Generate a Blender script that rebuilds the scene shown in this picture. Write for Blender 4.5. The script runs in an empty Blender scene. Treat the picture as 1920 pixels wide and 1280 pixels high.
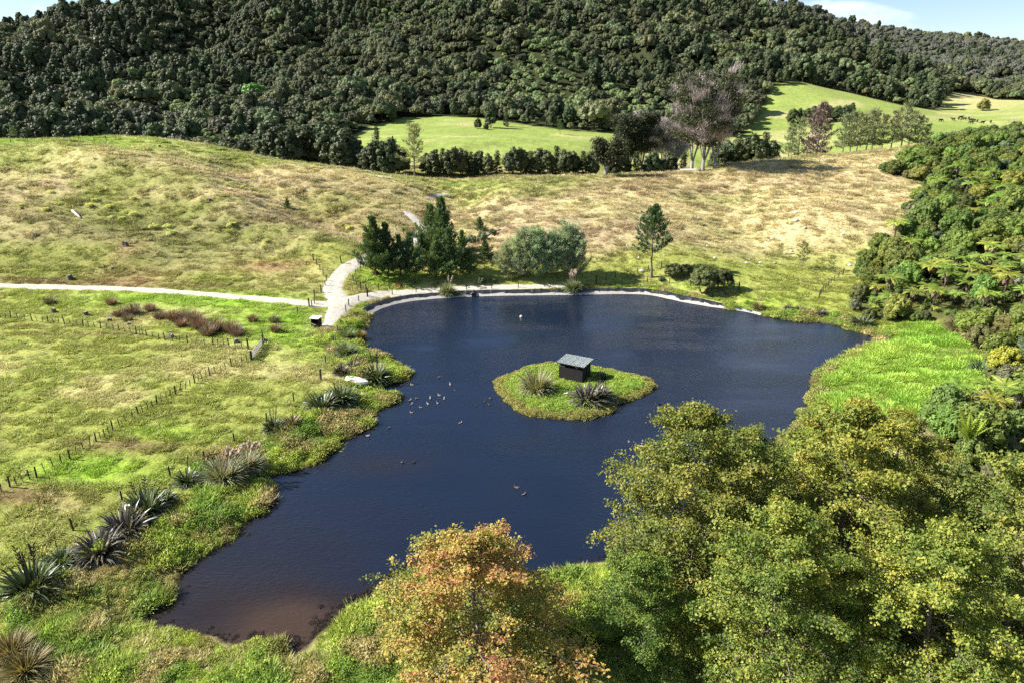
import bpy, math
import numpy as np
from mathutils import Vector, Matrix, Euler

# ------------------------------------------------------------------ camera, sky, sun, exposure
SC = bpy.context.scene
COL = SC.collection
CAMH, PITCH, FPX = 38.0, math.radians(20.0), 1280.0
cam_d = bpy.data.cameras.new('camera')
cam_d.sensor_width = 36.0
cam_d.lens = 24.0
cam_d.clip_start, cam_d.clip_end = 0.5, 12000.0
cam = bpy.data.objects.new('camera', cam_d)
cam.location = (0, 0, CAMH)
cam.rotation_euler = (math.pi / 2 - PITCH, 0, 0)
COL.objects.link(cam)
SC.camera = cam

SUN_EL = math.radians(38.0)
SUN_AZ = math.atan2(-1.0, 0.07)            # azimuth of the sun measured from +Y towards +X
world = bpy.data.worlds.new('World')
SC.world = world
world.use_nodes = True
wn, wl = world.node_tree.nodes, world.node_tree.links
bg = wn['Background']
sky = wn.new('ShaderNodeTexSky')
sky.sky_type = 'NISHITA'
sky.sun_disc = False
sky.sun_elevation = SUN_EL
sky.sun_rotation = SUN_AZ
sky.altitude = 150
sky.air_density = 1.0
sky.dust_density = 0.15
sky.ozone_density = 2.6
tc = wn.new('ShaderNodeTexCoord')
mp = wn.new('ShaderNodeMapping')
mp.inputs['Scale'].default_value = (1.6, 1.6, 5.5)
mp.inputs['Location'].default_value = (7.7, 4.1, 2.0)
cn = wn.new('ShaderNodeTexNoise')
cn.inputs['Scale'].default_value = 2.1
cn.inputs['Detail'].default_value = 7.0
cn.inputs['Roughness'].default_value = 0.55
cr = wn.new('ShaderNodeValToRGB')
cr.color_ramp.elements[0].position = 0.56
cr.color_ramp.elements[0].color = (0, 0, 0, 1)
cr.color_ramp.elements[1].position = 0.70
cr.color_ramp.elements[1].color = (1, 1, 1, 1)
mx = wn.new('ShaderNodeMix')
mx.data_type = 'RGBA'
mx.inputs[7].default_value = (9.5, 10.0, 10.6, 1)
wl.new(tc.outputs['Generated'], mp.inputs['Vector'])
wl.new(mp.outputs['Vector'], cn.inputs['Vector'])
wl.new(cn.outputs['Fac'], cr.inputs['Fac'])
wl.new(cr.outputs['Color'], mx.inputs[0])
wl.new(sky.outputs['Color'], mx.inputs[6])
wl.new(mx.outputs[2], bg.inputs['Color'])
bg.inputs['Strength'].default_value = 0.055

sun_d = bpy.data.lights.new('sun', 'SUN')
sun_d.energy = 5.0
sun_d.angle = math.radians(0.53)
sun_d.color = (1.0, 0.955, 0.88)
sun = bpy.data.objects.new('sun', sun_d)
to_sun = Vector((math.sin(SUN_AZ) * math.cos(SUN_EL), math.cos(SUN_AZ) * math.cos(SUN_EL), math.sin(SUN_EL)))
sun.rotation_euler = to_sun.to_track_quat('Z', 'Y').to_euler()
sun.location = (-60, 60, 120)
COL.objects.link(sun)

SC.view_settings.view_transform = 'Standard'
SC.view_settings.look = 'None'
SC.view_settings.gamma = 1.0
SC.view_settings.use_curve_mapping = False
SC.view_settings.exposure = 1.52
SC.render.engine = 'CYCLES'
SC.cycles.max_bounces = 6
SC.cycles.diffuse_bounces = 2
SC.cycles.glossy_bounces = 2
SC.cycles.transmission_bounces = 3
SC.cycles.transparent_max_bounces = 4
SC.cycles.use_denoising = False
SC.cycles.caustics_reflective = False
SC.cycles.caustics_refractive = False

# ------------------------------------------------------------------ helpers: pixels and points, noise
CP, SP = math.cos(PITCH), math.sin(PITCH)
def ray(px, py):
    dx = (np.asarray(px, float) - 960) / FPX
    dy = (640 - np.asarray(py, float)) / FPX
    return dx, CP + dy * SP, -SP + dy * CP
def PY(px, py, Y, off=0.0):
    """point seen at a pixel, Y metres ahead, lowered by off"""
    a, b, c = ray(px, py)
    t = Y / b
    return (float(a * t), float(Y), float(CAMH + c * t - off))
def W0(px, py, z=0.0):
    a, b, c = ray(px, py)
    t = (z - CAMH) / c
    return np.stack([a * t, b * t], -1)
def project(x, y, z):
    f = y * CP - (z - CAMH) * SP
    u = y * SP + (z - CAMH) * CP
    f = np.where(np.abs(f) < 1e-3, 1e-3, f)
    return 960 + FPX * x / f, 640 - FPX * u / f, f

_tab = np.random.default_rng(11).random((256, 256))
def vnoise(x, y, s=0):
    x = np.asarray(x, float) + s * 37.17
    y = np.asarray(y, float) + s * 91.73
    xi, yi = np.floor(x).astype(int), np.floor(y).astype(int)
    fx, fy = x - xi, y - yi
    fx, fy = fx * fx * (3 - 2 * fx), fy * fy * (3 - 2 * fy)
    g = lambda i, j: _tab[(xi + i) & 255, (yi + j) & 255]
    return (g(0, 0) * (1 - fx) + g(1, 0) * fx) * (1 - fy) + (g(0, 1) * (1 - fx) + g(1, 1) * fx) * fy
def fbm(x, y, s=0, o=4):
    v, a, t = 0.0, 1.0, 0.0
    for k in range(o):
        v = v + a * vnoise(x * 2 ** k, y * 2 ** k, s + k * 3)
        t += a
        a *= 0.5
    return v / t
def sstep(a, b, x):
    t = np.clip((np.asarray(x, float) - a) / (b - a), 0, 1)
    return t * t * (3 - 2 * t)
def sdist(poly, x, y):
    """distance to a closed outline, negative inside"""
    x = np.asarray(x, float); y = np.asarray(y, float)
    d = np.full(x.shape, 1e18)
    ins = np.zeros(x.shape, bool)
    n = len(poly)
    for i in range(n):
        ax, ay = poly[i]
        bx, by = poly[(i + 1) % n]
        ex, ey = bx - ax, by - ay
        L = ex * ex + ey * ey + 1e-12
        t = np.clip(((x - ax) * ex + (y - ay) * ey) / L, 0, 1)
        d = np.minimum(d, (x - ax - t * ex) ** 2 + (y - ay - t * ey) ** 2)
        c = (ay > y) != (by > y)
        with np.errstate(divide='ignore', invalid='ignore'):
            ins ^= c & (x < (bx - ax) * (y - ay) / (by - ay + 1e-15) + ax)
    d = np.sqrt(d)
    return np.where(ins, -d, d)

# ------------------------------------------------------------------ the lie of the land
pond_px = [(688,592),(700,583),(722,574),(750,567),(790,561),(850,557),(920,554),(1000,553),(1100,552),(1180,550),(1228,553),(1262,562),(1310,571),(1350,577),
    (1398,583),(1430,591),(1480,599),(1540,603),(1585,612),(1620,622),(1657,633),(1642,647),(1600,660),(1590,672),(1560,686),(1535,705),(1532,740),(1522,762),
    (1500,800),(1440,860),(1350,935),(1250,1015),(1150,1052),(1085,1062),(1060,1078),(980,1085),(880,1082),(830,1074),(790,1072),(745,1098),(700,1130),
    (655,1160),(612,1180),(582,1212),(552,1232),(520,1204),(480,1200),(440,1216),(400,1196),(330,1186),(272,1170),(266,1152),(280,1138),(318,1128),(332,1080),(372,1040),
    (444,1004),(452,985),(498,948),(500,916),(478,900),(520,884),(585,872),(605,848),(632,822),(692,797),(682,776),(728,758),(737,745),(700,736),(718,724),
    (756,712),(762,700),(742,682),(705,666),(672,658),(672,640),(678,622)]
POND = W0(*np.array(pond_px, float).T)
isl_px = [(934,716),(960,704),(985,692),(1030,684),(1110,690),(1180,704),(1214,712),(1225,726),(1200,742),(1152,757),(1145,772),(1098,784),(1040,783),(985,775),(962,756),(940,736)]
ISL = W0(*np.array(isl_px, float).T)

C = []
def cp(px, py, Y, off=0.0): C.append(PY(px, py, Y, off))
def cz(x, y, z): C.append((x, y, z))
# pond surrounds and flats
for px, py, z in [(0,536,3.6),(150,540,3.2),(300,545,2.8),(450,556,2.2),(590,570,1.9),(700,550,1.7),(850,545,1.6),(1000,543,1.6),(1150,540,1.7),(1220,520,2.6),(1330,545,2.4),(1480,580,2.2),
                  (0,600,2.4),(200,612,2.2),(470,660,1.8),(0,900,1.9),(300,780,1.8),(600,700,1.5),(400,900,1.3),(100,1040,1.4),(60,1150,1.0),(150,1250,1.0),
                  (600,1250,1.0),(900,1180,1.0),(1100,1120,1.0),(1700,680,0.8),(1800,640,1.4),(1820,760,2.0)]:
    q = W0(px, py, z)
    cz(q[0], q[1], z)
cz(60, 40, 2.0); cz(75, 60, 3.4); cz(0, 20, 1.5); cz(-60, 20, 2.0); cz(-120, 60, 2.5); cz(100, 20, 5.0); cz(0, -60, 3); cz(-150, -60, 4); cz(150, -60, 9); cz(30, 42, 1.2)
# left hill
for a in [(0,262,232),(150,260,236),(300,263,235),(400,278,226),(500,303,216),(650,325,214),(820,350,208),(0,400,163),(300,400,166),(480,400,170),(600,440,160),(650,400,178),
          (600,492,143),(400,480,144),(150,480,141),(0,470,141),(740,400,175),(700,470,148)]:
    cp(*a)
# saddle, right slope and its crest
for a in [(860,372,192),(940,345,212),(1050,334,216),(1130,328,220),(1200,322,220),(1300,319,222),(1400,305,226),(1500,297,232),(1600,288,242),(1700,279,250),(1800,268,258),
          (1300,400,178),(1100,400,177),(950,420,165),(1500,400,172),(1650,345,190),(1500,470,150),(1300,470,150),(1100,480,146),(930,480,146),(1560,505,143)]:
    cp(*a)
# bush hill at the right
cz(76, 100, 5.0); cz(103, 140, 10.0); cz(143, 200, 18.0); cz(175, 240, 25.0); cz(140, 120, 14.0); cz(200, 160, 26.0); cz(110, 60, 9.0)
cz(60, 118, 2.2); cz(72, 150, 6.5); cz(250, 80, 34.0); cz(260, 220, 36)
# behind the crests: valley
cz(-150, 285, 12); cz(-60, 270, 9.5); cz(-20, 245, 9.5); cz(30, 252, 9.0); cz(80, 258, 9.5); cz(120, 280, 10); cz(190, 310, 14); cz(-260, 260, 18); cz(250, 340, 18)
# green paddock in the middle
for a in [(640,290,292),(700,240,380),(760,223,410),(800,221,412),(900,224,408),(1000,240,380),(1110,265,335),(900,300,272),(750,300,272),(1020,300,272),(560,262,350),(500,250,360)]:
    cp(*a)
# far paddock at the right
for a in [(1450,178,470),(1500,168,480),(1560,168,485),(1640,188,455),(1600,240,380),(1440,250,380),(1800,225,420),(1900,190,500),(1800,180,570),(1740,262,325),(1700,215,430),(1900,230,400)]:
    cp(*a)
# mountain (canopy taken off)
for a in [(0,33,700,15),(-200,70,650,15),(110,12,720,14),(300,-20,770,7),(600,-50,810,7),(900,-60,830,7),(1150,-45,820,7),(1300,-20,800,7),(1420,2,770,10),(1530,12,730,10),(1578,50,670,10),(1640,102,610,9),(1700,150,540,8),(1745,184,490,6),
          (430,235,345,6),(540,178,425,6),(640,125,505,6),(760,62,605,6),(860,0,700,6),(470,172,480,6),(420,200,420,6),(300,155,480,6),(150,205,390,6),(150,105,540,6),(300,60,640,6),(500,100,600,6),(600,40,690,6),
          (0,130,480,6),(0,200,380,6),(800,190,445,6),(900,120,530,6),(1000,60,620,6),(1000,190,450,6),(1150,200,420,6),(1200,100,560,6),(1350,190,440,6),(1350,90,600,6),(1450,140,500,6),(1500,70,640,6),
          (1560,28,1300,13),(1700,46,1250,13),(1920,66,1180,13),(2150,88,1100,13),(1800,110,900,8),(1800,160,720,8),(1920,150,720,8),(1660,100,900,8)]:
    cp(*a)
cz(0, 1250, 90); cz(-500, 1150, 60); cz(-700, 500, 70); cz(-450, 260, 30); cz(-350, 100, 12); cz(600, 300, 50); cz(700, 700, 60); cz(800, 1500, 90); cz(-1500, 1500, 60); cz(0, 2400, 60)
cz(1800, 1500, 90); cz(-2000, 0, 40); cz(2000, 0, 60); cz(0, -800, 20); cz(-800, -600, 20); cz(800, -600, 30); cz(200, 1300, 120); cz(450, 1000, 60)
C = np.array(C)
S = 100.0
def _k(d2): return np.sqrt(d2 / S ** 2 + 0.09)
_n = len(C)
_A = np.zeros((_n + 3, _n + 3))
_A[:_n, :_n] = _k(((C[:, None, :2] - C[None, :, :2]) ** 2).sum(-1)) - np.eye(_n) * 0.004
_A[:_n, _n] = 1; _A[:_n, _n + 1:] = C[:, :2] / S
_A[_n, :_n] = 1; _A[_n + 1:, :_n] = C[:, :2].T / S
_w = np.linalg.solve(_A, np.concatenate([C[:, 2], np.zeros(3)]))
def rbf(x, y):
    o = np.full(x.shape, _w[_n]) + _w[_n + 1] * x / S + _w[_n + 2] * y / S
    for i in range(_n):
        o += _w[i] * _k((x - C[i, 0]) ** 2 + (y - C[i, 1]) ** 2)
    return o
RELIEF = [([PY(*p)[:2] for p in q], amp, wd_) for q, amp, wd_ in [
    ([(120,312,205),(300,345,190),(450,385,172),(580,425,158),(655,465,147)], 2.3, 9.0), ([(440,335,206),(560,385,177),(660,415,165),(740,440,155)], -2.8, 8.0),
    ([(850,352,206),(860,372,192),(845,400,178),(820,430,162),(790,465,151)], -4.2, 11.0), ([(1480,400,168),(1500,405,166)], 2.4, 13.0), ([(-40,400,163),(130,445,151),(230,480,142)], 1.7, 8.0), ([(1100,380,182),(1200,430,165),(1260,470,150)], 1.3, 11.0), ([(1330,345,200),(1400,400,176),(1420,450,158)], -1.5, 10.0)]]
def height(x, y):
    x = np.asarray(x, float); y = np.asarray(y, float)
    h = rbf(x, y)
    m = sstep(330, 460, y) * sstep(26, 60, h)                      # rugged only on the mountain
    rid = 1 - 2 * np.abs(fbm(x / 120 + y / 400, y / 260, 5, 3) - .5) * 2.2
    m = m * (1 - .85 * sstep(-250, -380, x) * sstep(520, 640, y)) * (1 - .85 * sstep(160, 260, x)) * (1 - .8 * sstep(860, 960, y))
    h = h + m * ((fbm(x / 95, y / 130, 6, 3) - .5) * 20 + (np.clip(rid, -1, 1) - .45) * 22)
    hill = sstep(128, 165, y) * (1 - sstep(300, 380, y))
    h = h + hill * ((fbm(x / 16, y / 16, 1, 3) - .5) * 2.4 + (fbm(x / 4.5, y / 2.8, 2, 3) - .5) * .80)
    for ln_, amp, wd_ in RELIEF:
        lx, ly = x[..., None], y[..., None]
        dd = np.full(x.shape, 1e9)
        near_ = (y > 90) & (y < 260)
        xs_, ys_ = x[near_], y[near_]
        d2 = np.full(xs_.shape, 1e9)
        for (ax, ay), (bx, by_) in zip(ln_[:-1], ln_[1:]):
            ex, ey = bx - ax, by_ - ay
            t = np.clip(((xs_ - ax) * ex + (ys_ - ay) * ey) / (ex * ex + ey * ey + 1e-9), 0, 1)
            d2 = np.minimum(d2, (xs_ - ax - t * ex) ** 2 + (ys_ - ay - t * ey) ** 2)
        h[near_] += amp * np.exp(-d2 / wd_ ** 2)
    fl = (1 - hill) * (1 - sstep(300, 340, y))
    h = h + fl * ((fbm(x / 5, y / 5, 3, 3) - .5) * .34 + (fbm(x / 2.3, y / 1.7, 8, 2) - .5) * .24)
    near = (np.abs(x - 15) < 90) & (y > 15) & (y < 175)
    if near.any():
        d = np.full(x.shape, 99.0)
        d[near] = sdist(POND, x[near], y[near])
        fw_ = sstep(106, 114, y) * (1 - sstep(36, 48, x))
        bank = 0.16 + 0.95 * sstep(0, 5, d) * (1 - fw_) + (.58 * sstep(-.1, 1.2, d) + .5 * sstep(2.2, 6.5, d)) * fw_
        w = sstep(1.0, 14.0, d)
        out = bank * (1 - w) + np.maximum(h, bank * .8) * w
        ins = np.maximum(-2.0, 0.16 + d * 0.45)
        h = np.where(d > 0, out, ins)
    return h

def axis(lo, hi, d, flo, fhi, g, mxs):
    a = list(np.arange(lo, hi + d * .5, d))
    s = d
    while a[-1] < fhi:
        s = min(s * g, mxs if a[-1] < 1600 else 200); a.append(a[-1] + s)
    s = d
    b = [lo]
    while b[-1] > flo:
        s = min(s * g, mxs if b[-1] > -1000 else 200); b.append(b[-1] - s)
    return np.array(b[:0:-1] + a)
GX = axis(-45, 75, 0.7, -3000, 3000, 1.024, 10)
GY = axis(30, 146, 0.7, -1500, 4000, 1.022, 8)
GZ = height(*np.meshgrid(GX, GY, indexing='ij'))
def hgt(x, y):
    """height of the built ground sheet"""
    x = np.asarray(x, float); y = np.asarray(y, float)
    i = np.clip(np.searchsorted(GX, x) - 1, 0, len(GX) - 2)
    j = np.clip(np.searchsorted(GY, y) - 1, 0, len(GY) - 2)
    fx = np.clip((x - GX[i]) / (GX[i + 1] - GX[i]), 0, 1)
    fy = np.clip((y - GY[j]) / (GY[j + 1] - GY[j]), 0, 1)
    return (GZ[i, j] * (1 - fx) + GZ[i + 1, j] * fx) * (1 - fy) + (GZ[i, j + 1] * (1 - fx) + GZ[i + 1, j + 1] * fx) * fy
_T = np.concatenate([np.arange(20, 260, .25), np.arange(260, 1500, 1.0)])
def G(px, py):
    """where a pixel's line of sight meets the ground"""
    a, b, c = ray(px, py)
    x, y, z = a / b * _T, _T, CAMH + c / b * _T
    k = np.nonzero(z < np.maximum(hgt(x, y), -0.0))[0]
    k = k[0] if len(k) else len(_T) - 1
    return float(x[k]), float(y[k]), float(hgt(x[k], y[k]))
def GS(pts): return [G(*p[:2]) for p in pts]
def seen(x, y, z):
    """is a point free of the ground's cover from the camera"""
    u = np.linspace(.03, .985, 90)[None, :]
    X, Y, Z = np.asarray(x)[:, None] * u, np.asarray(y)[:, None] * u, CAMH + (np.asarray(z)[:, None] - CAMH) * u
    return (Z > hgt(X, Y)).all(1)

# ------------------------------------------------------------------ helpers: nodes and materials
def newmat(name):
    m = bpy.data.materials.new(name)
    m.use_nodes = True
    nt = m.node_tree
    return m, nt.nodes, nt.links, nt.nodes['Principled BSDF']
def ramp(nodes, cols, interp='LINEAR'):
    r = nodes.new('ShaderNodeValToRGB')
    e = r.color_ramp.elements
    while len(e) < len(cols): e.new(0.5)
    for k, c in enumerate(cols):
        p, c = c if isinstance(c[1], (tuple, list)) else (k / max(1, len(cols) - 1), c)
        e[k].position = p
        e[k].color = (*c, 1)
    r.color_ramp.interpolation = interp
    return r
def mixrgb(nodes, links, mode, fac, a, b):
    n = nodes.new('ShaderNodeMix'); n.data_type = 'RGBA'; n.blend_type = mode
    for s, v in ((0, fac), (6, a), (7, b)):
        if isinstance(v, (int, float)): n.inputs[s].default_value = v
        elif isinstance(v, tuple): n.inputs[s].default_value = (*v, 1)
        else: links.new(v, n.inputs[s])
    return n.outputs[2]
def noise(nodes, links, scale, detail=4, rough=.55, vec=None):
    n = nodes.new('ShaderNodeTexNoise')
    n.inputs['Scale'].default_value = scale; n.inputs['Detail'].default_value = detail; n.inputs['Roughness'].default_value = rough
    if vec: links.new(vec, n.inputs['Vector'])
    return n.outputs['Fac']
def leafmat(name, cols, transl=.35, rand=.25, inst=False, rough=.55, spec=.25, tcast=(1.25, 1.15, .55)):
    """leaf colour: ramp over the piece's own tint, per-plant variation, light shining through"""
    m, N, L, bs = newmat(name)
    at = N.new('ShaderNodeAttribute'); at.attribute_name = 'tint'
    r = ramp(N, cols); L.new(at.outputs['Fac'], r.inputs['Fac'])
    oi = N.new('ShaderNodeObjectInfo')
    hs = N.new('ShaderNodeHueSaturation')
    mr = N.new('ShaderNodeMapRange'); mr.inputs['To Min'].default_value = 1 - rand; mr.inputs['To Max'].default_value = 1 + rand
    L.new(oi.outputs['Random'], mr.inputs['Value']); L.new(mr.outputs['Result'], hs.inputs['Value'])
    mh = N.new('ShaderNodeMapRange'); mh.inputs['To Min'].default_value = .5 - rand * .06; mh.inputs['To Max'].default_value = .5 + rand * .06
    mul = N.new('ShaderNodeMath'); mul.operation = 'MULTIPLY'; mul.inputs[1].default_value = 7.31
    fr = N.new('ShaderNodeMath'); fr.operation = 'FRACT'
    L.new(oi.outputs['Random'], mul.inputs[0]); L.new(mul.outputs[0], fr.inputs[0]); L.new(fr.outputs[0], mh.inputs['Value']); L.new(mh.outputs['Result'], hs.inputs['Hue'])
    L.new(r.outputs['Color'], hs.inputs['Color'])
    if inst:
        ia = N.new('ShaderNodeAttribute'); ia.attribute_type = 'INSTANCER'; ia.attribute_name = 'icol'
        col = mixrgb(N, L, 'MULTIPLY', 1.0, hs.outputs['Color'], ia.outputs['Color'])
    else:
        col = mixrgb(N, L, 'MULTIPLY', 1.0, hs.outputs['Color'], oi.outputs['Color'])
    L.new(col, bs.inputs['Base Color'])
    bs.inputs['Roughness'].default_value = rough
    bs.inputs['Specular IOR Level'].default_value = spec
    tr = N.new('ShaderNodeBsdfTranslucent')
    tcol = mixrgb(N, L, 'MULTIPLY', 1.0, col, tcast)
    L.new(tcol, tr.inputs['Color'])
    ms = N.new('ShaderNodeMixShader'); ms.inputs[0].default_value = transl
    L.new(bs.outputs[0], ms.inputs[1]); L.new(tr.outputs[0], ms.inputs[2])
    L.new(ms.outputs[0], N['Material Output'].inputs['Surface'])
    return m
def solidmat(name, c0, c1, scale=3.0, rough=.8, spec=.3, bump=.0, stretch=None, metal=0.0):
    m, N, L, bs = newmat(name)
    t = N.new('ShaderNodeTexCoord')
    v = t.outputs['Object']
    if stretch:
        q = N.new('ShaderNodeMapping'); q.inputs['Scale'].default_value = stretch; L.new(v, q.inputs['Vector']); v = q.outputs['Vector']
    f = noise(N, L, scale, 6, .6, v)
    r = ramp(N, [(.3, c0), (.7, c1)]); L.new(f, r.inputs['Fac'])
    L.new(r.outputs['Color'], bs.inputs['Base Color'])
    bs.inputs['Roughness'].default_value = rough; bs.inputs['Specular IOR Level'].default_value = spec; bs.inputs['Metallic'].default_value = metal
    if bump:
        b = N.new('ShaderNodeBump'); b.inputs['Strength'].default_value = bump; b.inputs['Distance'].default_value = .03
        L.new(f, b.inputs['Height']); L.new(b.outputs['Normal'], bs.inputs['Normal'])
    return m

# ------------------------------------------------------------------ helpers: meshes and objects
class MB:
    """collects vertices and faces of several sizes, then builds one mesh"""
    def __init__(s): s.v, s.f, s.n = [], [], 0
    def add(s, V, F, tint=None, mat=0):
        V = np.asarray(V, float).reshape(-1, 3); F = np.asarray(F, int)
        t = np.full(len(F), .5) if tint is None else np.broadcast_to(np.asarray(tint, float), (len(F),))
        s.v.append(V); s.f.append((F + s.n, t, mat)); s.n += len(V)
    def quads(s, Q, tint=None, mat=0):
        Q = np.asarray(Q, float)
        s.add(Q.reshape(-1, 3), np.arange(len(Q) * 4).reshape(-1, 4), tint, mat)
    def tris(s, Q, tint=None, mat=0):
        Q = np.asarray(Q, float)
        s.add(Q.reshape(-1, 3), np.arange(len(Q) * 3).reshape(-1, 3), tint, mat)
    def tube(s, P, R, n=5, tint=.5, mat=0, cap=True):
        P = np.asarray(P, float); R = np.broadcast_to(np.asarray(R, float), (len(P),))
        T = np.gradient(P, axis=0); T /= np.linalg.norm(T, axis=1, keepdims=True) + 1e-9
        ref = np.array([0, 0, 1.]) if abs(T[0, 2]) < .8 else np.array([1., 0, 0])
        A = np.cross(T, ref); A /= np.linalg.norm(A, axis=1, keepdims=True) + 1e-9
        B = np.cross(T, A)
        th = np.arange(n) * 2 * np.pi / n
        V = P[:, None] + R[:, None, None] * (np.cos(th)[None, :, None] * A[:, None] + np.sin(th)[None, :, None] * B[:, None])
        k = len(P)
        i, j = np.meshgrid(np.arange(k - 1), np.arange(n), indexing='ij')
        a = i * n + j; b = i * n + (j + 1) % n
        F = np.stack([a, b, b + n, a + n], -1).reshape(-1, 4)
        base = s.n
        s.add(V, F, tint, mat)
        if cap and R[-1] > .015:
            s.f.append((base + (k - 1) * n + np.arange(n)[None, :], np.array([tint]), mat))
            s.f.append((base + np.arange(n)[None, ::-1], np.array([tint]), mat))
    def box(s, c, size, rot=0.0, tint=.5, mat=0, tilt=None):
        x, y, z = np.array(size) / 2.
        V = np.array([(-x,-y,-z),(x,-y,-z),(x,y,-z),(-x,y,-z),(-x,-y,z),(x,-y,z),(x,y,z),(-x,y,z)])
        if tilt is not None: V = V @ np.array(Euler(tilt).to_matrix()).T
        cr_, sr = math.cos(rot), math.sin(rot)
        V = np.stack([V[:, 0] * cr_ - V[:, 1] * sr, V[:, 0] * sr + V[:, 1] * cr_, V[:, 2]], -1) + np.array(c)
        s.add(V, [(0,3,2,1),(4,5,6,7),(0,1,5,4),(1,2,6,5),(2,3,7,6),(3,0,4,7)], tint, mat)
    def mesh(s, name, mats, smooth=False):
        me = bpy.data.meshes.new(name)
        V = np.concatenate(s.v)
        me.vertices.add(len(V)); me.vertices.foreach_set('co', V.astype(np.float32).ravel())
        tot = np.concatenate([np.full(len(f), f.shape[1]) for f, _, _ in s.f])
        loops = np.concatenate([f.ravel() for f, _, _ in s.f])
        me.loops.add(len(loops)); me.loops.foreach_set('vertex_index', loops.astype(np.int32))
        me.polygons.add(len(tot))
        me.polygons.foreach_set('loop_start', (np.cumsum(tot) - tot).astype(np.int32))
        me.polygons.foreach_set('material_index', np.concatenate([np.full(len(f), m) for f, _, m in s.f]).astype(np.int32))
        me.polygons.foreach_set('use_smooth', np.full(len(tot), smooth))
        a = me.attributes.new('tint', 'FLOAT', 'FACE')
        a.data.foreach_set('value', np.concatenate([t for _, t, _ in s.f]).astype(np.float32))
        for m in (mats if isinstance(mats, (list, tuple)) else [mats]): me.materials.append(m)
        me.update(calc_edges=True)
        me.validate()
        return me
def obj(name, data, parent=None, loc=None, rot=None, scl=None, color=None, link=True):
    o = bpy.data.objects.new(name, data)
    if link: COL.objects.link(o)
    if parent is not None: o.parent = parent
    if loc is not None: o.location = loc
    if rot is not None: o.rotation_euler = rot
    if scl is not None: o.scale = scl if hasattr(scl, '__len__') else (scl,) * 3
    if color is not None: o.color = (*color, 1)
    return o
def tag(o, label, cat=None, group=None, kind=None):
    o['label'] = label
    if cat: o['category'] = cat
    if group: o['group'] = group
    if kind: o['kind'] = kind
    return o
def unit(v): return v / (np.linalg.norm(v, axis=-1, keepdims=True) + 1e-9)
def rvec(rng, n): return unit(rng.normal(size=(n, 3)))
def leaves(P, axis_, nrm, ln, wd, fold=0.0):
    """kite-shaped leaves: base, side, tip, side"""
    a = unit(axis_)
    b = unit(np.cross(a, nrm))
    n2 = np.cross(b, a)
    ln = np.broadcast_to(np.asarray(ln, float), (len(P),))[:, None]; wd = np.broadcast_to(np.asarray(wd, float), (len(P),))[:, None]
    q0 = P - a * ln * .5
    q2 = P + a * ln * .5 - n2 * ln * fold
    q1 = P + b * wd * .5 + a * ln * .08
    q3 = P - b * wd * .5 + a * ln * .08
    return np.stack([q0, q1, q2, q3], 1)
def scatter(name, P, rot, scl, icol, idx, protos, label, cat):
    """what nobody could count: many small plants as one object of kind stuff"""
    P = np.asarray(P, float); n = len(P)
    me = bpy.data.meshes.new(name)
    me.vertices.add(n); me.vertices.foreach_set('co', P.astype(np.float32).ravel())
    a = me.attributes.new('rot', 'FLOAT_VECTOR', 'POINT'); a.data.foreach_set('vector', np.asarray(rot, np.float32).ravel())
    a = me.attributes.new('scl', 'FLOAT_VECTOR', 'POINT'); a.data.foreach_set('vector', np.asarray(scl, np.float32).ravel())
    a = me.attributes.new('icol', 'FLOAT_COLOR', 'POINT'); a.data.foreach_set('color', np.concatenate([icol, np.ones((n, 1))], 1).astype(np.float32).ravel())
    a = me.attributes.new('idx', 'INT', 'POINT'); a.data.foreach_set('value', np.asarray(idx, np.int32))
    o = obj(name, me)
    pc = bpy.data.collections.new(name + '_kinds')
    for k, p in enumerate(protos):
        pc.objects.link(bpy.data.objects.new('%s_kind_%02d' % (name, k), p))
    ng = bpy.data.node_groups.new(name + '_scatter', 'GeometryNodeTree')
    ng.interface.new_socket('Geometry', in_out='INPUT', socket_type='NodeSocketGeometry')
    ng.interface.new_socket('Geometry', in_out='OUTPUT', socket_type='NodeSocketGeometry')
    N, L = ng.nodes, ng.links
    gi, go = N.new('NodeGroupInput'), N.new('NodeGroupOutput')
    ci = N.new('GeometryNodeCollectionInfo'); ci.inputs['Collection'].default_value = pc
    ci.inputs['Separate Children'].default_value = True; ci.inputs['Reset Children'].default_value = True
    ip = N.new('GeometryNodeInstanceOnPoints'); ip.inputs['Pick Instance'].default_value = True
    def na(nm, ty):
        q = N.new('GeometryNodeInputNamedAttribute'); q.data_type = ty; q.inputs['Name'].default_value = nm
        return q.outputs['Attribute']
    L.new(gi.outputs[0], ip.inputs['Points']); L.new(ci.outputs[0], ip.inputs['Instance'])
    L.new(na('idx', 'INT'), ip.inputs['Instance Index'])
    L.new(na('rot', 'FLOAT_VECTOR'), ip.inputs['Rotation']); L.new(na('scl', 'FLOAT_VECTOR'), ip.inputs['Scale'])
    L.new(ip.outputs[0], go.inputs[0])
    md = o.modifiers.new('scatter', 'NODES'); md.node_group = ng
    return tag(o, label, cat, kind='stuff')
def inpoly_rand(rng, poly, n):
    poly = np.asarray(poly)[:, :2]
    lo, hi = poly.min(0), poly.max(0)
    p = rng.uniform(lo, hi, (n, 2))
    return p[sdist(poly, p[:, 0], p[:, 1]) < 0]
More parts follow.
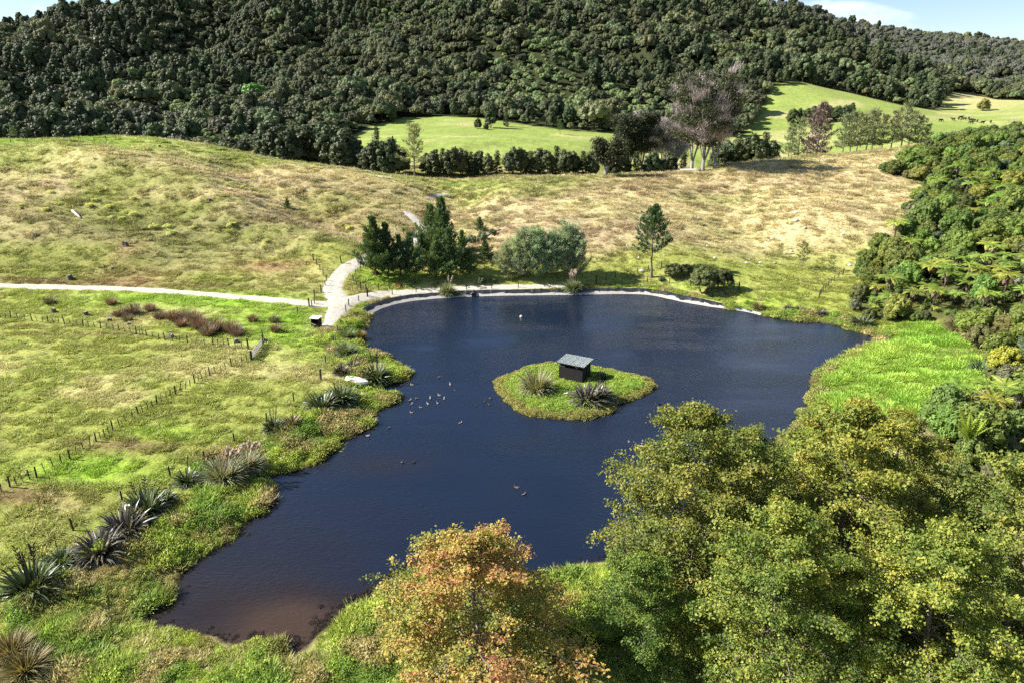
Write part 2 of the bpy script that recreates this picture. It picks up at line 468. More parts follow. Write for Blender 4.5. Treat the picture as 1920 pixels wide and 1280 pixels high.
def spaced(rng, P, r):
    """thin points so that none stand closer than r (a grid test)"""
    P = P[rng.permutation(len(P))]
    cell, keep = {}, []
    r = np.broadcast_to(np.asarray(r, float), (len(P),))
    rm = r.max()
    for i, (x, y) in enumerate(P[:, :2]):
        c = (int(x // rm), int(y // rm))
        ok = True
        for a in (-1, 0, 1):
            for b in (-1, 0, 1):
                for j in cell.get((c[0] + a, c[1] + b), ()):
                    if (P[j, 0] - x) ** 2 + (P[j, 1] - y) ** 2 < r[i] ** 2: ok = False; break
                if not ok: break
            if not ok: break
        if ok:
            cell.setdefault(c, []).append(i); keep.append(i)
    return P[keep]

# ------------------------------------------------------------------ colours of the ground
GREEN, VIVID, DRY = np.array((.225,.250,.058)), np.array((.21,.33,.035)), np.array((.44,.37,.205))
RUST, BROWN, OLIVE, DIRT = np.array((.315,.245,.155)), np.array((.15,.095,.055)), np.array((.155,.165,.050)), np.array((.33,.20,.12))
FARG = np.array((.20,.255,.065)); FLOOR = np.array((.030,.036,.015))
spl = []     # (pixel, radius, colour, weight): patches with a place of their own
def patch(px, py, rx, ry, c, w=1.0):
    g = G(px, py); spl.append((g[0], g[1], rx, ry, c, w))
for a in [(430,565,22,6,VIVID,.9),(540,600,12,8,VIVID,.9),(330,560,20,4,VIVID,.7),(560,640,9,7,VIVID,.7),(310,815,5,2.5,VIVID,.8),(190,885,7,3,VIVID,.9),(150,880,5,2,VIVID,.9),
          (220,268,60,14,VIVID,.6),(150,290,40,10,VIVID,.4),(60,265,30,6,VIVID,.6),(600,560,8,8,OLIVE,.4),(400,540,25,5,GREEN,.5),
          (250,835,7,1.6,BROWN,.8),(60,612,14,.7,BROWN,.6),(200,628,16,.7,BROWN,.6),(350,652,16,.7,BROWN,.5),(60,528,30,2.0,BROWN,.55),(230,532,30,2.0,BROWN,.55),(620,425,10,3,BROWN,.5),(530,500,6,2,BROWN,.7),(90,400,10,5,BROWN,.4),(110,435,8,4,BROWN,.45),(50,930,8,2,BROWN,.7),(235,470,3,8,DIRT,.9),(500,500,9,4,DIRT,.9),(265,520,7,5,DIRT,.7),(90,430,18,6,RUST,.6),
          (560,420,22,5,RUST,.8),(620,410,20,5,BROWN,.35),(300,300,40,10,DRY,.7),(600,330,40,12,DRY,.7),(500,345,40,8,RUST,.5),(200,420,30,12,OLIVE,.6),(400,440,35,10,OLIVE,.5),(150,500,30,6,OLIVE,.6),(300,470,25,8,OLIVE,.5),
          (1000,350,30,8,VIVID,.35),(880,345,18,8,VIVID,.5),(1080,385,10,5,VIVID,.35),(1370,375,14,5,VIVID,.4),(1350,440,14,6,GREEN,.8),(1150,490,14,6,GREEN,.9),(1450,510,22,8,GREEN,.8),(1270,470,18,6,GREEN,.6),
          (1250,350,40,10,RUST,.8),(1100,440,30,9,RUST,.8),(1000,470,16,7,RUST,.9),(1000,400,26,10,RUST,.6),(1400,330,30,6,RUST,.6),(1480,430,20,10,DRY,.8),(1600,370,24,14,DRY,.9),(1300,400,30,10,DRY,.6),(1650,300,40,14,DRY,1.0),(1480,320,40,8,DRY,.5),
          (1250,545,16,4,VIVID,.6),(900,515,30,5,GREEN,.6),(720,520,7,5,VIVID,.7),(1400,570,12,4,VIVID,.6),(1700,680,14,14,VIVID,.8),(1560,540,20,10,GREEN,.8),(620,600,3,8,DRY,.7)]:
    patch(*a)
def gcolor(x, y, z=None):
    """albedo of the turf at a place"""
    x = np.asarray(x, float); y = np.asarray(y, float)
    hill = sstep(132, 160, y)[..., None]
    n1 = fbm(x / 14, y / 9, 21, 4)[..., None]; n2 = fbm(x / 5, y / 3.2, 22, 3)[..., None]; n3 = fbm(x / 30, y / 20, 23, 3)[..., None]
    flat = GREEN + (DRY * .5 + GREEN * .5 - GREEN) * sstep(.44, .70, n1)
    right = sstep(10, 60, x - (y - 150) * .1)[..., None]
    dryness = np.clip(sstep(.30, .72, n1 * .6 + n3 * .4) + .22 * right, 0, 1)
    hcol = (OLIVE * .6 + GREEN * .4) * (1 - dryness) + (DRY * (1 - sstep(.40, .68, n2)) + RUST * sstep(.40, .68, n2)) * dryness
    c = flat * (1 - hill) + hcol * hill
    for sx, sy, rx, ry, cc, w in spl:
        dd = ((x - sx) / rx) ** 2 + ((y - sy) / ry) ** 2
        k = (w * np.exp(-np.minimum(dd, 30) * 1.1))[..., None] * (.45 + 1.1 * n2)
        c = c + np.clip(k, 0, 1) * (cc - c)
    far = sstep(252, 285, y + 8 * (n2[..., 0] - .5))[..., None]
    fcol = FARG * (.8 + .4 * n1) + (DRY - FARG) * sstep(.5, .75, n3) * .5
    fcol = fcol + (DRY - fcol) * (.55 * sstep(420, 520, y) * sstep(150, 330, x))[..., None]
    c = c * (1 - far) + fcol * far
    if z is None: z = hgt(x, y)
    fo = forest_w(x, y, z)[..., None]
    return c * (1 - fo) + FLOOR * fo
# ------------------------------------------------------------------ where the woods stand
PAD1 = np.array([PY(a, b, c)[:2] for a, b, c in [(655,262,345),(700,236,385),(760,221,414),(830,218,420),(900,221,412),(960,232,395),(1010,238,384),(1060,244,372),(1115,262,340),(1150,285,300),(1200,300,262),(1100,318,245),(900,322,245),(700,318,262),(655,292,290),(640,280,310)]])
PAD2 = np.array([PY(a, b, c)[:2] for a, b, c in [(1405,230,400),(1450,176,474),(1500,164,486),(1570,164,490),(1640,182,465),(1690,190,455),(1760,194,470),(1790,176,580),(1830,178,600),(1900,186,520),(2150,190,520),(2200,270,300),(1900,262,300),(1700,285,270),(1500,300,262),(1400,290,275)]])
BUSH = np.array([G(*p)[:2] for p in [(1648,322),(1700,337),(1738,354),(1705,396),(1668,440),(1632,480),(1606,520),(1592,556),(1604,590),(1640,604),(1700,606),(1765,606),(1808,640),(1845,690),(1830,742),(1748,762),(1715,800),(1760,860)]] + [(52, 48), (75, 30), (130, 60), (190, 130), (260, 230), (215, 275), (165, 255), (140, 232)])
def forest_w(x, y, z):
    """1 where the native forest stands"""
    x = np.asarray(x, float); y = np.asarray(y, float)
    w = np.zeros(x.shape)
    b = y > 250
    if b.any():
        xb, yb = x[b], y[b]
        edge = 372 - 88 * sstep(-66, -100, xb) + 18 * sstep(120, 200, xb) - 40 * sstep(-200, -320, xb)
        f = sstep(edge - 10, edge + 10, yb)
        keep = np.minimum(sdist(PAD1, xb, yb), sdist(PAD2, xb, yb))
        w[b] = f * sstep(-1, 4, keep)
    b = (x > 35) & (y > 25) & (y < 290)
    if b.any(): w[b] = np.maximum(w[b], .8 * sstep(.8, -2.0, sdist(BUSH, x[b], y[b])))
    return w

# ------------------------------------------------------------------ ground sheet
nx, ny = len(GX), len(GY)
XX, YY = np.meshgrid(GX, GY, indexing='ij')
gme = bpy.data.meshes.new('ground')
gme.vertices.add(nx * ny)
gme.vertices.foreach_set('co', np.stack([XX, YY, GZ], -1).astype(np.float32).ravel())
ii, jj = np.meshgrid(np.arange(nx - 1), np.arange(ny - 1), indexing='ij')
a_ = (ii * ny + jj).ravel()
FQ = np.stack([a_, a_ + ny, a_ + ny + 1, a_ + 1], -1).astype(np.int32)
gme.loops.add(FQ.size); gme.loops.foreach_set('vertex_index', FQ.ravel())
gme.polygons.add(len(FQ)); gme.polygons.foreach_set('loop_start', np.arange(len(FQ), dtype=np.int32) * 4)
gme.polygons.foreach_set('use_smooth', np.ones(len(FQ), bool))
ca = gme.attributes.new('gcol', 'FLOAT_COLOR', 'POINT')
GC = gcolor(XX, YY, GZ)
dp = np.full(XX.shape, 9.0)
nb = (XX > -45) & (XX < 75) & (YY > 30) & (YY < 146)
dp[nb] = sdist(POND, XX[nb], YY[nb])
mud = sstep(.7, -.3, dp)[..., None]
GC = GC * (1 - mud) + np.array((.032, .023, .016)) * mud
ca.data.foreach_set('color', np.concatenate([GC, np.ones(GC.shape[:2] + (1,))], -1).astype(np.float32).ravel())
gm, N, L, bs = newmat('turf')
at = N.new('ShaderNodeAttribute'); at.attribute_name = 'gcol'
tcd = N.new('ShaderNodeTexCoord')
f1 = noise(N, L, 1.3, 6, .65, tcd.outputs['Object'])
f2 = noise(N, L, .35, 4, .6, tcd.outputs['Object'])
r1 = ramp(N, [(.28, (.62,.62,.58)), (.5, (.97,.97,.94)), (.72, (1.28,1.26,1.2))]); L.new(f1, r1.inputs['Fac'])
r2 = ramp(N, [(.3, (.8,.84,.8)), (.7, (1.18,1.13,1.1))]); L.new(f2, r2.inputs['Fac'])
c1 = mixrgb(N, L, 'MULTIPLY', 1.0, at.outputs['Color'], r1.outputs['Color'])
c2 = mixrgb(N, L, 'MULTIPLY', 1.0, c1, r2.outputs['Color'])
L.new(c2, bs.inputs['Base Color'])
bs.inputs['Roughness'].default_value = .95; bs.inputs['Specular IOR Level'].default_value = .08
bp = N.new('ShaderNodeBump'); bp.inputs['Strength'].default_value = .9; bp.inputs['Distance'].default_value = .28
L.new(f1, bp.inputs['Height']); L.new(bp.outputs['Normal'], bs.inputs['Normal'])
gme.materials.append(gm)
gme.update(calc_edges=True)
ground = obj('ground', gme)
tag(ground, 'pasture and hills rising from the pond to the wooded mountain', kind='structure')

# ------------------------------------------------------------------ pond water
wm, N, L, bs = newmat('pond_water')
tcd = N.new('ShaderNodeTexCoord')
mpw = N.new('ShaderNodeMapping'); mpw.inputs['Rotation'].default_value = (0, 0, math.radians(24)); mpw.inputs['Scale'].default_value = (1.0, 2.6, 1)
L.new(tcd.outputs['Object'], mpw.inputs['Vector'])
w1 = noise(N, L, 1.5, 3, .6, mpw.outputs['Vector'])
mps = N.new('ShaderNodeMapping'); mps.inputs['Rotation'].default_value = (0, 0, math.radians(-12)); mps.inputs['Scale'].default_value = (.45, 1.5, 1)
L.new(tcd.outputs['Object'], mps.inputs['Vector'])
w2 = noise(N, L, .085, 5, .55, mps.outputs['Vector'])
rr = ramp(N, [(.36, (.22,.22,.22)), (.60, (1,1,1))]); L.new(w2, rr.inputs['Fac'])
hm = N.new('ShaderNodeMath'); hm.operation = 'MULTIPLY'; L.new(w1, hm.inputs[0]); L.new(rr.outputs['Color'], hm.inputs[1])
bp = N.new('ShaderNodeBump'); bp.inputs['Strength'].default_value = .75; bp.inputs['Distance'].default_value = .12
L.new(hm.outputs[0], bp.inputs['Height']); L.new(bp.outputs['Normal'], bs.inputs['Normal'])
at = N.new('ShaderNodeAttribute'); at.attribute_name = 'silt'
sr_ = ramp(N, [(0, (.0068,.0115,.025)), (.45, (.016,.012,.012)), (1, (.040,.025,.017))]); L.new(at.outputs['Fac'], sr_.inputs['Fac'])
L.new(sr_.outputs['Color'], bs.inputs['Base Color'])
bs.inputs['Roughness'].default_value = .06; bs.inputs['IOR'].default_value = 1.33; bs.inputs['Specular IOR Level'].default_value = .5
gx, gy = np.arange(-46, 76, 1.0), np.arange(30, 146, 1.0)
WX, WY = np.meshgrid(gx, gy, indexing='ij')
wmb = MB()
k = len(gy)
ii, jj = np.meshgrid(np.arange(len(gx) - 1), np.arange(k - 1), indexing='ij')
a_ = (ii * k + jj).ravel()
fq = np.stack([a_, a_ + k, a_ + k + 1, a_ + 1], -1)
pc_ = np.stack([WX, WY], -1).reshape(-1, 2)[fq].mean(1)
fq = fq[sdist(POND, pc_[:, 0], pc_[:, 1]) < 2.5]
wmb.add(np.stack([WX, WY, WX * 0], -1), fq)
wme = wmb.mesh('water', wm, True)
sp_ = W0(560, 1190); s2 = W0(430, 1160); s3 = W0(640, 830); s4 = W0(1110, 765)
dW = sdist(POND, WX, WY)
g2 = lambda p, r: np.exp(-(((WX - p[0]) / r[0]) ** 2 + ((WY - p[1]) / r[1]) ** 2))
silt = 1.0 * g2(sp_, (4.5, 3.6)) + .50 * g2(s2, (9, 6.5)) + .22 * g2(W0(720, 870), (6, 2.5)) + .15 * g2(W0(560, 1000), (10, 6))
silt = silt * (.75 + .5 * fbm(WX / 4, WY / 4, 9, 3)) + .25 * sstep(-1.6, 0, dW) * fbm(WX / 6, WY / 6, 4, 2)
sa = wme.attributes.new('silt', 'FLOAT', 'POINT'); sa.data.foreach_set('value', np.clip(silt, 0, 1).astype(np.float32).ravel())
tag(obj('water', wme), 'dark blue rippled pond water with brown silt at the near end', kind='structure')
# ------------------------------------------------------------------ plant builders
BARK = solidmat('bark', (.09,.07,.055), (.22,.18,.15), 6, .9, .15, .6, (1,1,.25))
BARK_PALE = solidmat('bark_pale', (.13,.115,.105), (.30,.275,.255), 3, .9, .15, .6, (1,1,.3))
BARK_DARK = solidmat('bark_dark', (.035,.028,.022), (.09,.07,.055), 5, .9, .15, .5, (1,1,.25))

def arc(p, az, el, L, bend, n=6, rng=None, wob=.0):
    """a limb that leaves p at azimuth az, elevation el and bends upward (or droops) along its length"""
    P = [np.array(p, float)]
    for k in range(n):
        e = el + bend * (k + .5) / n
        a = az + (rng.normal() * wob if rng is not None else 0)
        P.append(P[-1] + L / n * np.array((math.cos(e) * math.cos(a), math.cos(e) * math.sin(a), math.sin(e))))
    return np.array(P)
def along(P, u):
    s = u * (len(P) - 1)
    i = np.minimum(s.astype(int), len(P) - 2)
    f = (s - i)[:, None]
    return P[i] * (1 - f) + P[i + 1] * f
def branchy(rng, H, cb, R, shape, nprim, nsec, nleaf, ln, wd, e0, e1, bend, tr, spread, seclen=.40, orient='up', tint=None, lean=(0, 0), tmin=0.0, secdroop=-.3, wood_sec=True, u0=.22, fold=.1):
    wood, crown = MB(), MB()
    tz = np.linspace(0, 1, 9)
    tw = np.cumsum(rng.normal(size=(9, 2)) * .012 * H, 0) * .5
    TP = np.stack([lean[0] * tz ** 1.5 + tw[:, 0] - tw[0, 0], lean[1] * tz ** 1.5 + tw[:, 1] - tw[0, 1], tz * H], -1)
    TR = tr * (1 - tz) ** .8 + tr * .05
    TR[0] *= 1.45
    wood.tube(TP, TR, 8)
    PP, AA, NN, TT = [], [], [], []
    for i in range(nprim):
        t = (i + rng.random()) / nprim
        t = tmin + (1 - tmin) * t
        z = cb + (H - cb) * t * .985
        L = max(.25, R * shape(t) * rng.uniform(.66, 1.2))
        az = i * 2.39996 + rng.normal() * .35
        el = e0 + (e1 - e0) * t + rng.normal() * .12
        p0 = along(TP, np.array([z / H]))[0]
        B = arc(p0, az, el, L, bend + rng.normal() * .12, 6, rng, .14)
        r0 = max(.018, .42 * tr * (1 - z / H) ** .6 * L / R + .012)
        wood.tube(B, np.linspace(r0, .012, len(B)), 4, cap=False)
        ns = max(2, int(nsec * (.35 + .65 * L / R)))
        for j in range(ns):
            u = u0 + (1 - u0) * (j + rng.random()) / ns
            q = along(B, np.array([u]))[0]
            if j == ns - 1: q, saz, sl = B[-1] - (B[-1] - B[-2]) * .6, az + rng.normal() * .3, L * seclen * .55
            else:
                saz = az + (1 if (j + i) % 2 else -1) * rng.uniform(.5, 1.25)
                sl = L * seclen * (1.15 - .75 * u) * rng.uniform(.7, 1.2)
            sl = max(sl, .35)
            Sx = arc(q, saz, el * .5 + rng.normal() * .2, sl, secdroop + bend * .5, 3)
            if wood_sec: wood.tube(Sx, np.linspace(max(.012, r0 * .3), .008, 4), 3, cap=False)
            n = max(3, int(nleaf * (.5 + .5 * sl / (R * seclen)) * rng.uniform(.7, 1.3)))
            uu = rng.random(n) ** .6
            P = along(Sx, uu) + rng.normal(size=(n, 3)) * spread * np.array((1, 1, .75))
            d = unit(Sx[-1] - Sx[0])
            out = unit(P - np.array((p0[0], p0[1], z - L * .35)))
            if orient == 'up':
                nr = unit(out * .55 + np.array((0, 0, .75)) + rng.normal(size=(n, 3)) * .55)
                ax = rvec(rng, n) + d * .5
            else:
                ax = unit(d * .8 + np.array((0, 0, .35)) + out * .3 + rng.normal(size=(n, 3)) * .45)
                nr = rvec(rng, n) + out * .4
            PP.append(P); AA.append(ax); NN.append(nr)
            TT.append(np.clip((.5 if tint is None else tint(P, t)) + rng.normal() * .12 + rng.normal(size=n) * .11, 0, 1))
    P, A, Nn, T = map(np.concatenate, (PP, AA, NN, TT))
    s = rng.uniform(.5, 1.45, len(P))
    crown.quads(leaves(P, A, Nn, ln * s, wd * s, fold), T)
    return wood, crown
def blob(rng, R, H, z0, nclump, rc, nleaf, ln, wd, crown=None, low=-.15, squash=1.0, tint0=.5, hollow=.62, core=.0, jit=.38):
    """a crown of billowing clumps"""
    crown = crown or MB()
    k = np.arange(nclump)
    ph = k * 2.39996 + rng.normal(size=nclump) * .3
    ct = 1 - (k + .5) / nclump * (1 - low)
    st = np.sqrt(np.maximum(0, 1 - ct ** 2))
    rr = rng.uniform(hollow, 1.0, nclump)
    Cc = np.stack([st * np.cos(ph) * rr * (R - rc * .6), st * np.sin(ph) * rr * (R - rc * .6), z0 + (ct * rr * squash) * (H - z0 - rc * .6)], -1)
    rcs = rc * rng.uniform(.65, 1.25, nclump)
    n = nleaf * nclump
    ci = np.repeat(k, nleaf)
    D = rvec(rng, n)
    D[:, 2] = np.where(D[:, 2] < -.35, -D[:, 2], D[:, 2])
    out = unit(Cc - np.array((0, 0, z0 * .6)))
    D = unit(D + out[ci] * .35)
    P = Cc[ci] + D * (rcs[ci] * rng.uniform(.75, 1.08, n))[:, None]
    nr = unit(D + rng.normal(size=(n, 3)) * jit)
    ax = np.cross(nr, rvec(rng, n))
    tt = np.clip(tint0 + (rng.normal(size=nclump) * .17)[ci] + rng.normal(size=n) * .13, 0, 1)
    s = rng.uniform(.7, 1.3, n)
    crown.quads(leaves(P, ax, nr, ln * s, wd * s, .08), tt)
    if core:                                                     # the dense heart of each clump
        la, lo_ = np.meshgrid(np.array([-.5, .1, .7, 1.25]), np.arange(7) * 2 * np.pi / 7, indexing='ij')
        S0 = np.stack([np.cos(la) * np.cos(lo_), np.cos(la) * np.sin(lo_), np.sin(la)], -1).reshape(-1, 3)
        F0 = np.array([(i * 7 + j, i * 7 + (j + 1) % 7, (i + 1) * 7 + (j + 1) % 7, (i + 1) * 7 + j) for i in range(3) for j in range(7)])
        for q in range(nclump):
            crown.add(Cc[q] + S0 * rcs[q] * core * rng.uniform(.9, 1.1, (28, 1)), F0, np.clip(tint0 - .1 + rng.normal() * .1, 0, 1))
            crown.add(Cc[q] + S0[21:] * rcs[q] * core, np.arange(7)[None, :], tint0)
    return crown
def stems(rng, H, R, z0, n, r):
    w = MB()
    for i in range(n):
        a = i * 2.4 + rng.normal() * .3
        b = arc((rng.normal() * .08 * n * .3, rng.normal() * .08 * n * .3, -.3), a, 1.25 - .5 * (i > 0) * min(1, R / H * 1.2), H * .8, .25, 5, rng, .2)
        w.tube(b, np.linspace(r, r * .25, 6) * rng.uniform(.7, 1.1), 5)
    return w
def blades(rng, n, L0, L1, wd, lean0, lean1, bend, r0, seg=4, mb=None, tint0=.5, tw=.5, centre=(0, 0, 0)):
    """strap leaves that arch out of one base"""
    mb = mb or MB()
    az = rng.random(n) * 2 * np.pi
    ln = lean0 + (lean1 - lean0) * rng.random(n) ** .8
    L = rng.uniform(L0, L1, n) * (1 - .25 * (ln / max(lean1, .01)) ** 3)
    bd = bend * rng.uniform(.4, 1.5, n) * (.3 + ln / max(lean1, .01))
    rad = r0 * np.sqrt(rng.random(n))
    p = np.stack([rad * np.cos(az), rad * np.sin(az), np.full(n, -.05)], -1) + np.array(centre)
    hz = np.stack([np.cos(az), np.sin(az), az * 0], -1)
    side = np.stack([-np.sin(az + rng.normal(size=n) * tw), np.cos(az + rng.normal(size=n) * tw), rng.normal(size=n) * tw * .5], -1)
    side = unit(side)
    prof = [.75, 1.0, .9, .6, .06] if seg == 4 else [.8, 1.0, .7, .05]
    rows = []
    for k in range(seg + 1):
        w = wd * prof[k] * .5
        rows.append((p - side * w, p + side * w))
        th = ln + bd * (k + .5) / seg
        p = p + (hz * np.sin(th)[:, None] + np.array((0, 0, 1.)) * np.cos(th)[:, None]) * (L / seg)[:, None]
    Q = [np.stack([rows[k][0], rows[k][1], rows[k + 1][1], rows[k + 1][0]], 1) for k in range(seg)]
    tb = np.clip(tint0 + rng.normal(size=n) * .2, 0, 1)
    mb.quads(np.concatenate(Q), np.tile(tb, seg))
    return mb
def fern_fronds(rng, n, L, droop, mb=None, z=0.0, npin=13, up=.55, pl=.26):
    mb = mb or MB()
    Q, T = [], []
    for i in range(n):
        az = i * 2 * np.pi / n * 1.0 + rng.normal() * .16
        Ls = L * rng.uniform(.8, 1.12)
        B = arc((0, 0, z), az, up + rng.normal() * .14, Ls, -droop * rng.uniform(.75, 1.2), 7)
        u = np.linspace(.10, .985, npin)
        P = along(B, u); D = unit(along(B, np.minimum(u + .05, 1)) - along(B, np.maximum(u - .05, 0)))
        sd = unit(np.cross(D, np.array((0, 0, 1.))))
        up_ = np.cross(sd, D)
        pin = Ls * pl * np.sin(np.clip(u * 1.02, 0, 1) * np.pi * .94 + .12) ** .7 * (1.15 - .55 * u)
        t0 = np.clip(.5 + rng.normal() * .2, 0, 1)
        for sg in (-1, 1):
            ax = unit(sd * sg + D * .55 - up_ * .18 + rng.normal(size=(npin, 3)) * .05)
            Q.append(leaves(P + ax * pin[:, None] * .5, ax, up_, pin, Ls / npin * 1.05, .06)); T.append(np.clip(t0 + rng.normal(size=npin) * .06, 0, 1))
        mb.quads(np.stack([B[:-1] - .02 * 1, B[:-1] + .02, B[1:] + .015, B[1:] - .015], 1), .2)
    mb.quads(np.concatenate(Q), np.concatenate(T))
    return mb

cone = lambda t: (1 - t) ** .75 * (.55 + .45 * min(1, t / .12))
oakf = lambda t: (1 - t) ** .62 * (.70 + .30 * min(1, t / .18))
dome = lambda t: math.sqrt(max(0.0, 1 - (t * .98) ** 2))
egg = lambda t: math.sin(math.pi * min(.98, (t * .86 + .14))) ** .7

# leaf colours (daylight albedo; the kanuka grey also paints distance haze)
M_OAK = leafmat('oak_leaf_green', [(.062,.098,.022), (.158,.205,.038), (.29,.295,.056), (.41,.34,.075)], .36, .14)
M_OAKO = leafmat('oak_leaf_autumn', [(.10,.145,.03), (.23,.245,.05), (.38,.31,.075), (.41,.225,.085), (.34,.135,.08)], .34, .05)
M_PINE = leafmat('pine_needles', [(.036,.066,.028), (.085,.140,.056), (.165,.23,.10)], .28, .2)
M_WILL = leafmat('willow_leaf', [(.18,.235,.125), (.36,.425,.27), (.55,.61,.44)], .3, .2)
M_MAN = leafmat('manuka_leaf', [(.036,.048,.016), (.075,.09,.030), (.13,.14,.05)], .2, .25)
M_TOT = leafmat('totara_leaf', [(.028,.040,.017), (.056,.076,.029), (.10,.12,.048)], .18, .3)
M_MAC = leafmat('cypress_leaf', [(.030,.037,.018), (.055,.065,.030), (.10,.105,.05)], .15, .2)
M_DEAD = leafmat('dead_twig', [(.28,.235,.22), (.44,.375,.355), (.60,.54,.51)], .0, .1, rough=.9, spec=.1)
M_DRED = leafmat('dead_foliage', [(.10,.075,.065), (.20,.155,.135), (.31,.26,.225)], .1, .1, rough=.9, spec=.1)
M_FOR = leafmat('forest_leaf', [(.044,.056,.024), (.095,.112,.048), (.185,.20,.090)], .20, .62)
M_KAN_HAZE = leafmat('kanuka_haze_leaf', [(.075,.080,.058), (.125,.132,.098), (.20,.205,.16)], .15, .3)  # grey-olive kanuka, its grey also standing in for haze on the far ridge
M_FOR2 = leafmat('forest_fern_leaf', [(.08,.12,.04), (.16,.215,.085), (.27,.32,.15)], .25, .3)
M_BUSH = leafmat('bush_leaf', [(.055,.090,.020), (.14,.20,.045), (.26,.32,.08)], .38, .32)
M_BUSH2 = leafmat('bush_leaf_grey', [(.06,.085,.04), (.13,.155,.085), (.24,.27,.17)], .25, .3)
M_BUSHY = leafmat('bush_leaf_yellow', [(.13,.16,.02), (.27,.27,.035), (.38,.35,.05)], .3, .1)
M_FERN = leafmat('tree_fern_frond', [(.13,.19,.03), (.26,.335,.055), (.42,.46,.11)], .40, .22)
M_FLAX = leafmat('flax_blade', [(.025,.045,.014), (.060,.088,.030), (.17,.19,.09)], .15, .15, rough=.42, spec=.4)
M_FLAXB = leafmat('flax_blade_bronze', [(.030,.028,.018), (.075,.068,.046), (.23,.205,.165)], .1, .15, rough=.42, spec=.4)
M_TOE = leafmat('toetoe_blade', [(.10,.12,.06), (.21,.22,.12), (.36,.34,.22)], .25, .15)
M_PLUME = leafmat('toetoe_plume', [(.32,.25,.22), (.44,.36,.32), (.54,.46,.42)], .3, .1)
M_STALK = solidmat('flower_stalk', (.02,.014,.014), (.05,.03,.03), 9, .8)
M_RUSH = leafmat('rush_blade', [(.13,.085,.06), (.235,.155,.115), (.34,.24,.18)], .2, .2)
M_GRASS = leafmat('grass_blade', [(.62,.62,.55), (1.0,1.0,1.0), (1.42,1.36,1.25)], .42, .16, inst=True, tcast=(1.05, 1.05, .92))
M_WEED = leafmat('weed_leaf', [(.55,.62,.5), (1.0,1.0,1.0), (1.5,1.4,1.2)], .40, .16, inst=True, tcast=(1.15, 1.12, .7))

def tree(name, parts, loc, rot=0.0, scl=1.0, color=None, label='', cat='tree', group=None, tilt=(0, 0)):
    """an Empty at the foot that parents the parts"""
    e = obj(name, None, None, loc, (tilt[0], tilt[1], rot), scl)
    e.empty_display_size = .5
    made = {}
    for pn, me in parts:
        made[pn] = obj(pn, me, made['trunk'] if pn in ('dead_skirt', 'dead_twigs') and 'trunk' in made else e, color=color)
    tag(e, label, cat, group)
    return e
def two(name, wc, bark, leaf): return [('trunk', wc[0].mesh(name + '_trunk', bark, True)), ('crown', wc[1].mesh(name + '_crown', leaf))]

R_ = np.random.default_rng
# ---- foreground oaks
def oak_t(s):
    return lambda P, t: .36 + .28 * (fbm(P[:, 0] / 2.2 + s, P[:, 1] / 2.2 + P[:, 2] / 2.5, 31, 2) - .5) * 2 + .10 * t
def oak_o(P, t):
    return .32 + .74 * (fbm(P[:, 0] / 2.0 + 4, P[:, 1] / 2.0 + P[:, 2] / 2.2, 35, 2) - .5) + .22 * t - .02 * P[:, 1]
oaks = []
for s in (1, 2, 3):
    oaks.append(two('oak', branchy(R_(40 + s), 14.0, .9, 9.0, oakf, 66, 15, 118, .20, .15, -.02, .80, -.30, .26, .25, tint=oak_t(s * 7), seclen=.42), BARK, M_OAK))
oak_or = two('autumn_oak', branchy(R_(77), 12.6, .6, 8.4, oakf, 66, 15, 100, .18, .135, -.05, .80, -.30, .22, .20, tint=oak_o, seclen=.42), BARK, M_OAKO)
def at_ground(x, y, dz=-.15): return (x, y, float(hgt(x, y)) + dz)
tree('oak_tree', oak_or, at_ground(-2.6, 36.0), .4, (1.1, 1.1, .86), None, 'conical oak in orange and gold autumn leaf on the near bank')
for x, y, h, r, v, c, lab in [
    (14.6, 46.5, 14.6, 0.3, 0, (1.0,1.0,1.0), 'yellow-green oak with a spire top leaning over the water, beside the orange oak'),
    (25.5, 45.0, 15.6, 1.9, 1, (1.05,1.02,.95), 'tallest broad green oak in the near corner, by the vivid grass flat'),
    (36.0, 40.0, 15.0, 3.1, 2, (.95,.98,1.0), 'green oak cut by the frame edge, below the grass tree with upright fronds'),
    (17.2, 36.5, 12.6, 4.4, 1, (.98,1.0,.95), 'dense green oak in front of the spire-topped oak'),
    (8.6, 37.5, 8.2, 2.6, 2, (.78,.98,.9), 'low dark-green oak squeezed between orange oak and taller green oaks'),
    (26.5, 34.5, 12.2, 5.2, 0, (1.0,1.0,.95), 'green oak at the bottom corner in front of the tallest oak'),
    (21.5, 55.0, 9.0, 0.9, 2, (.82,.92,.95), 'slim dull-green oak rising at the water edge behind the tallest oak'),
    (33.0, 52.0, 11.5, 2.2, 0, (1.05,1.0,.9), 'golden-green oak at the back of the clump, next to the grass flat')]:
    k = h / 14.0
    tree('oak_tree', oaks[v], at_ground(x, y), r, (k * (.98 if h > 9.5 else 1.0), k * (.98 if h > 9.5 else 1.0), k), c, lab, 'tree', 'oaks on the near bank')

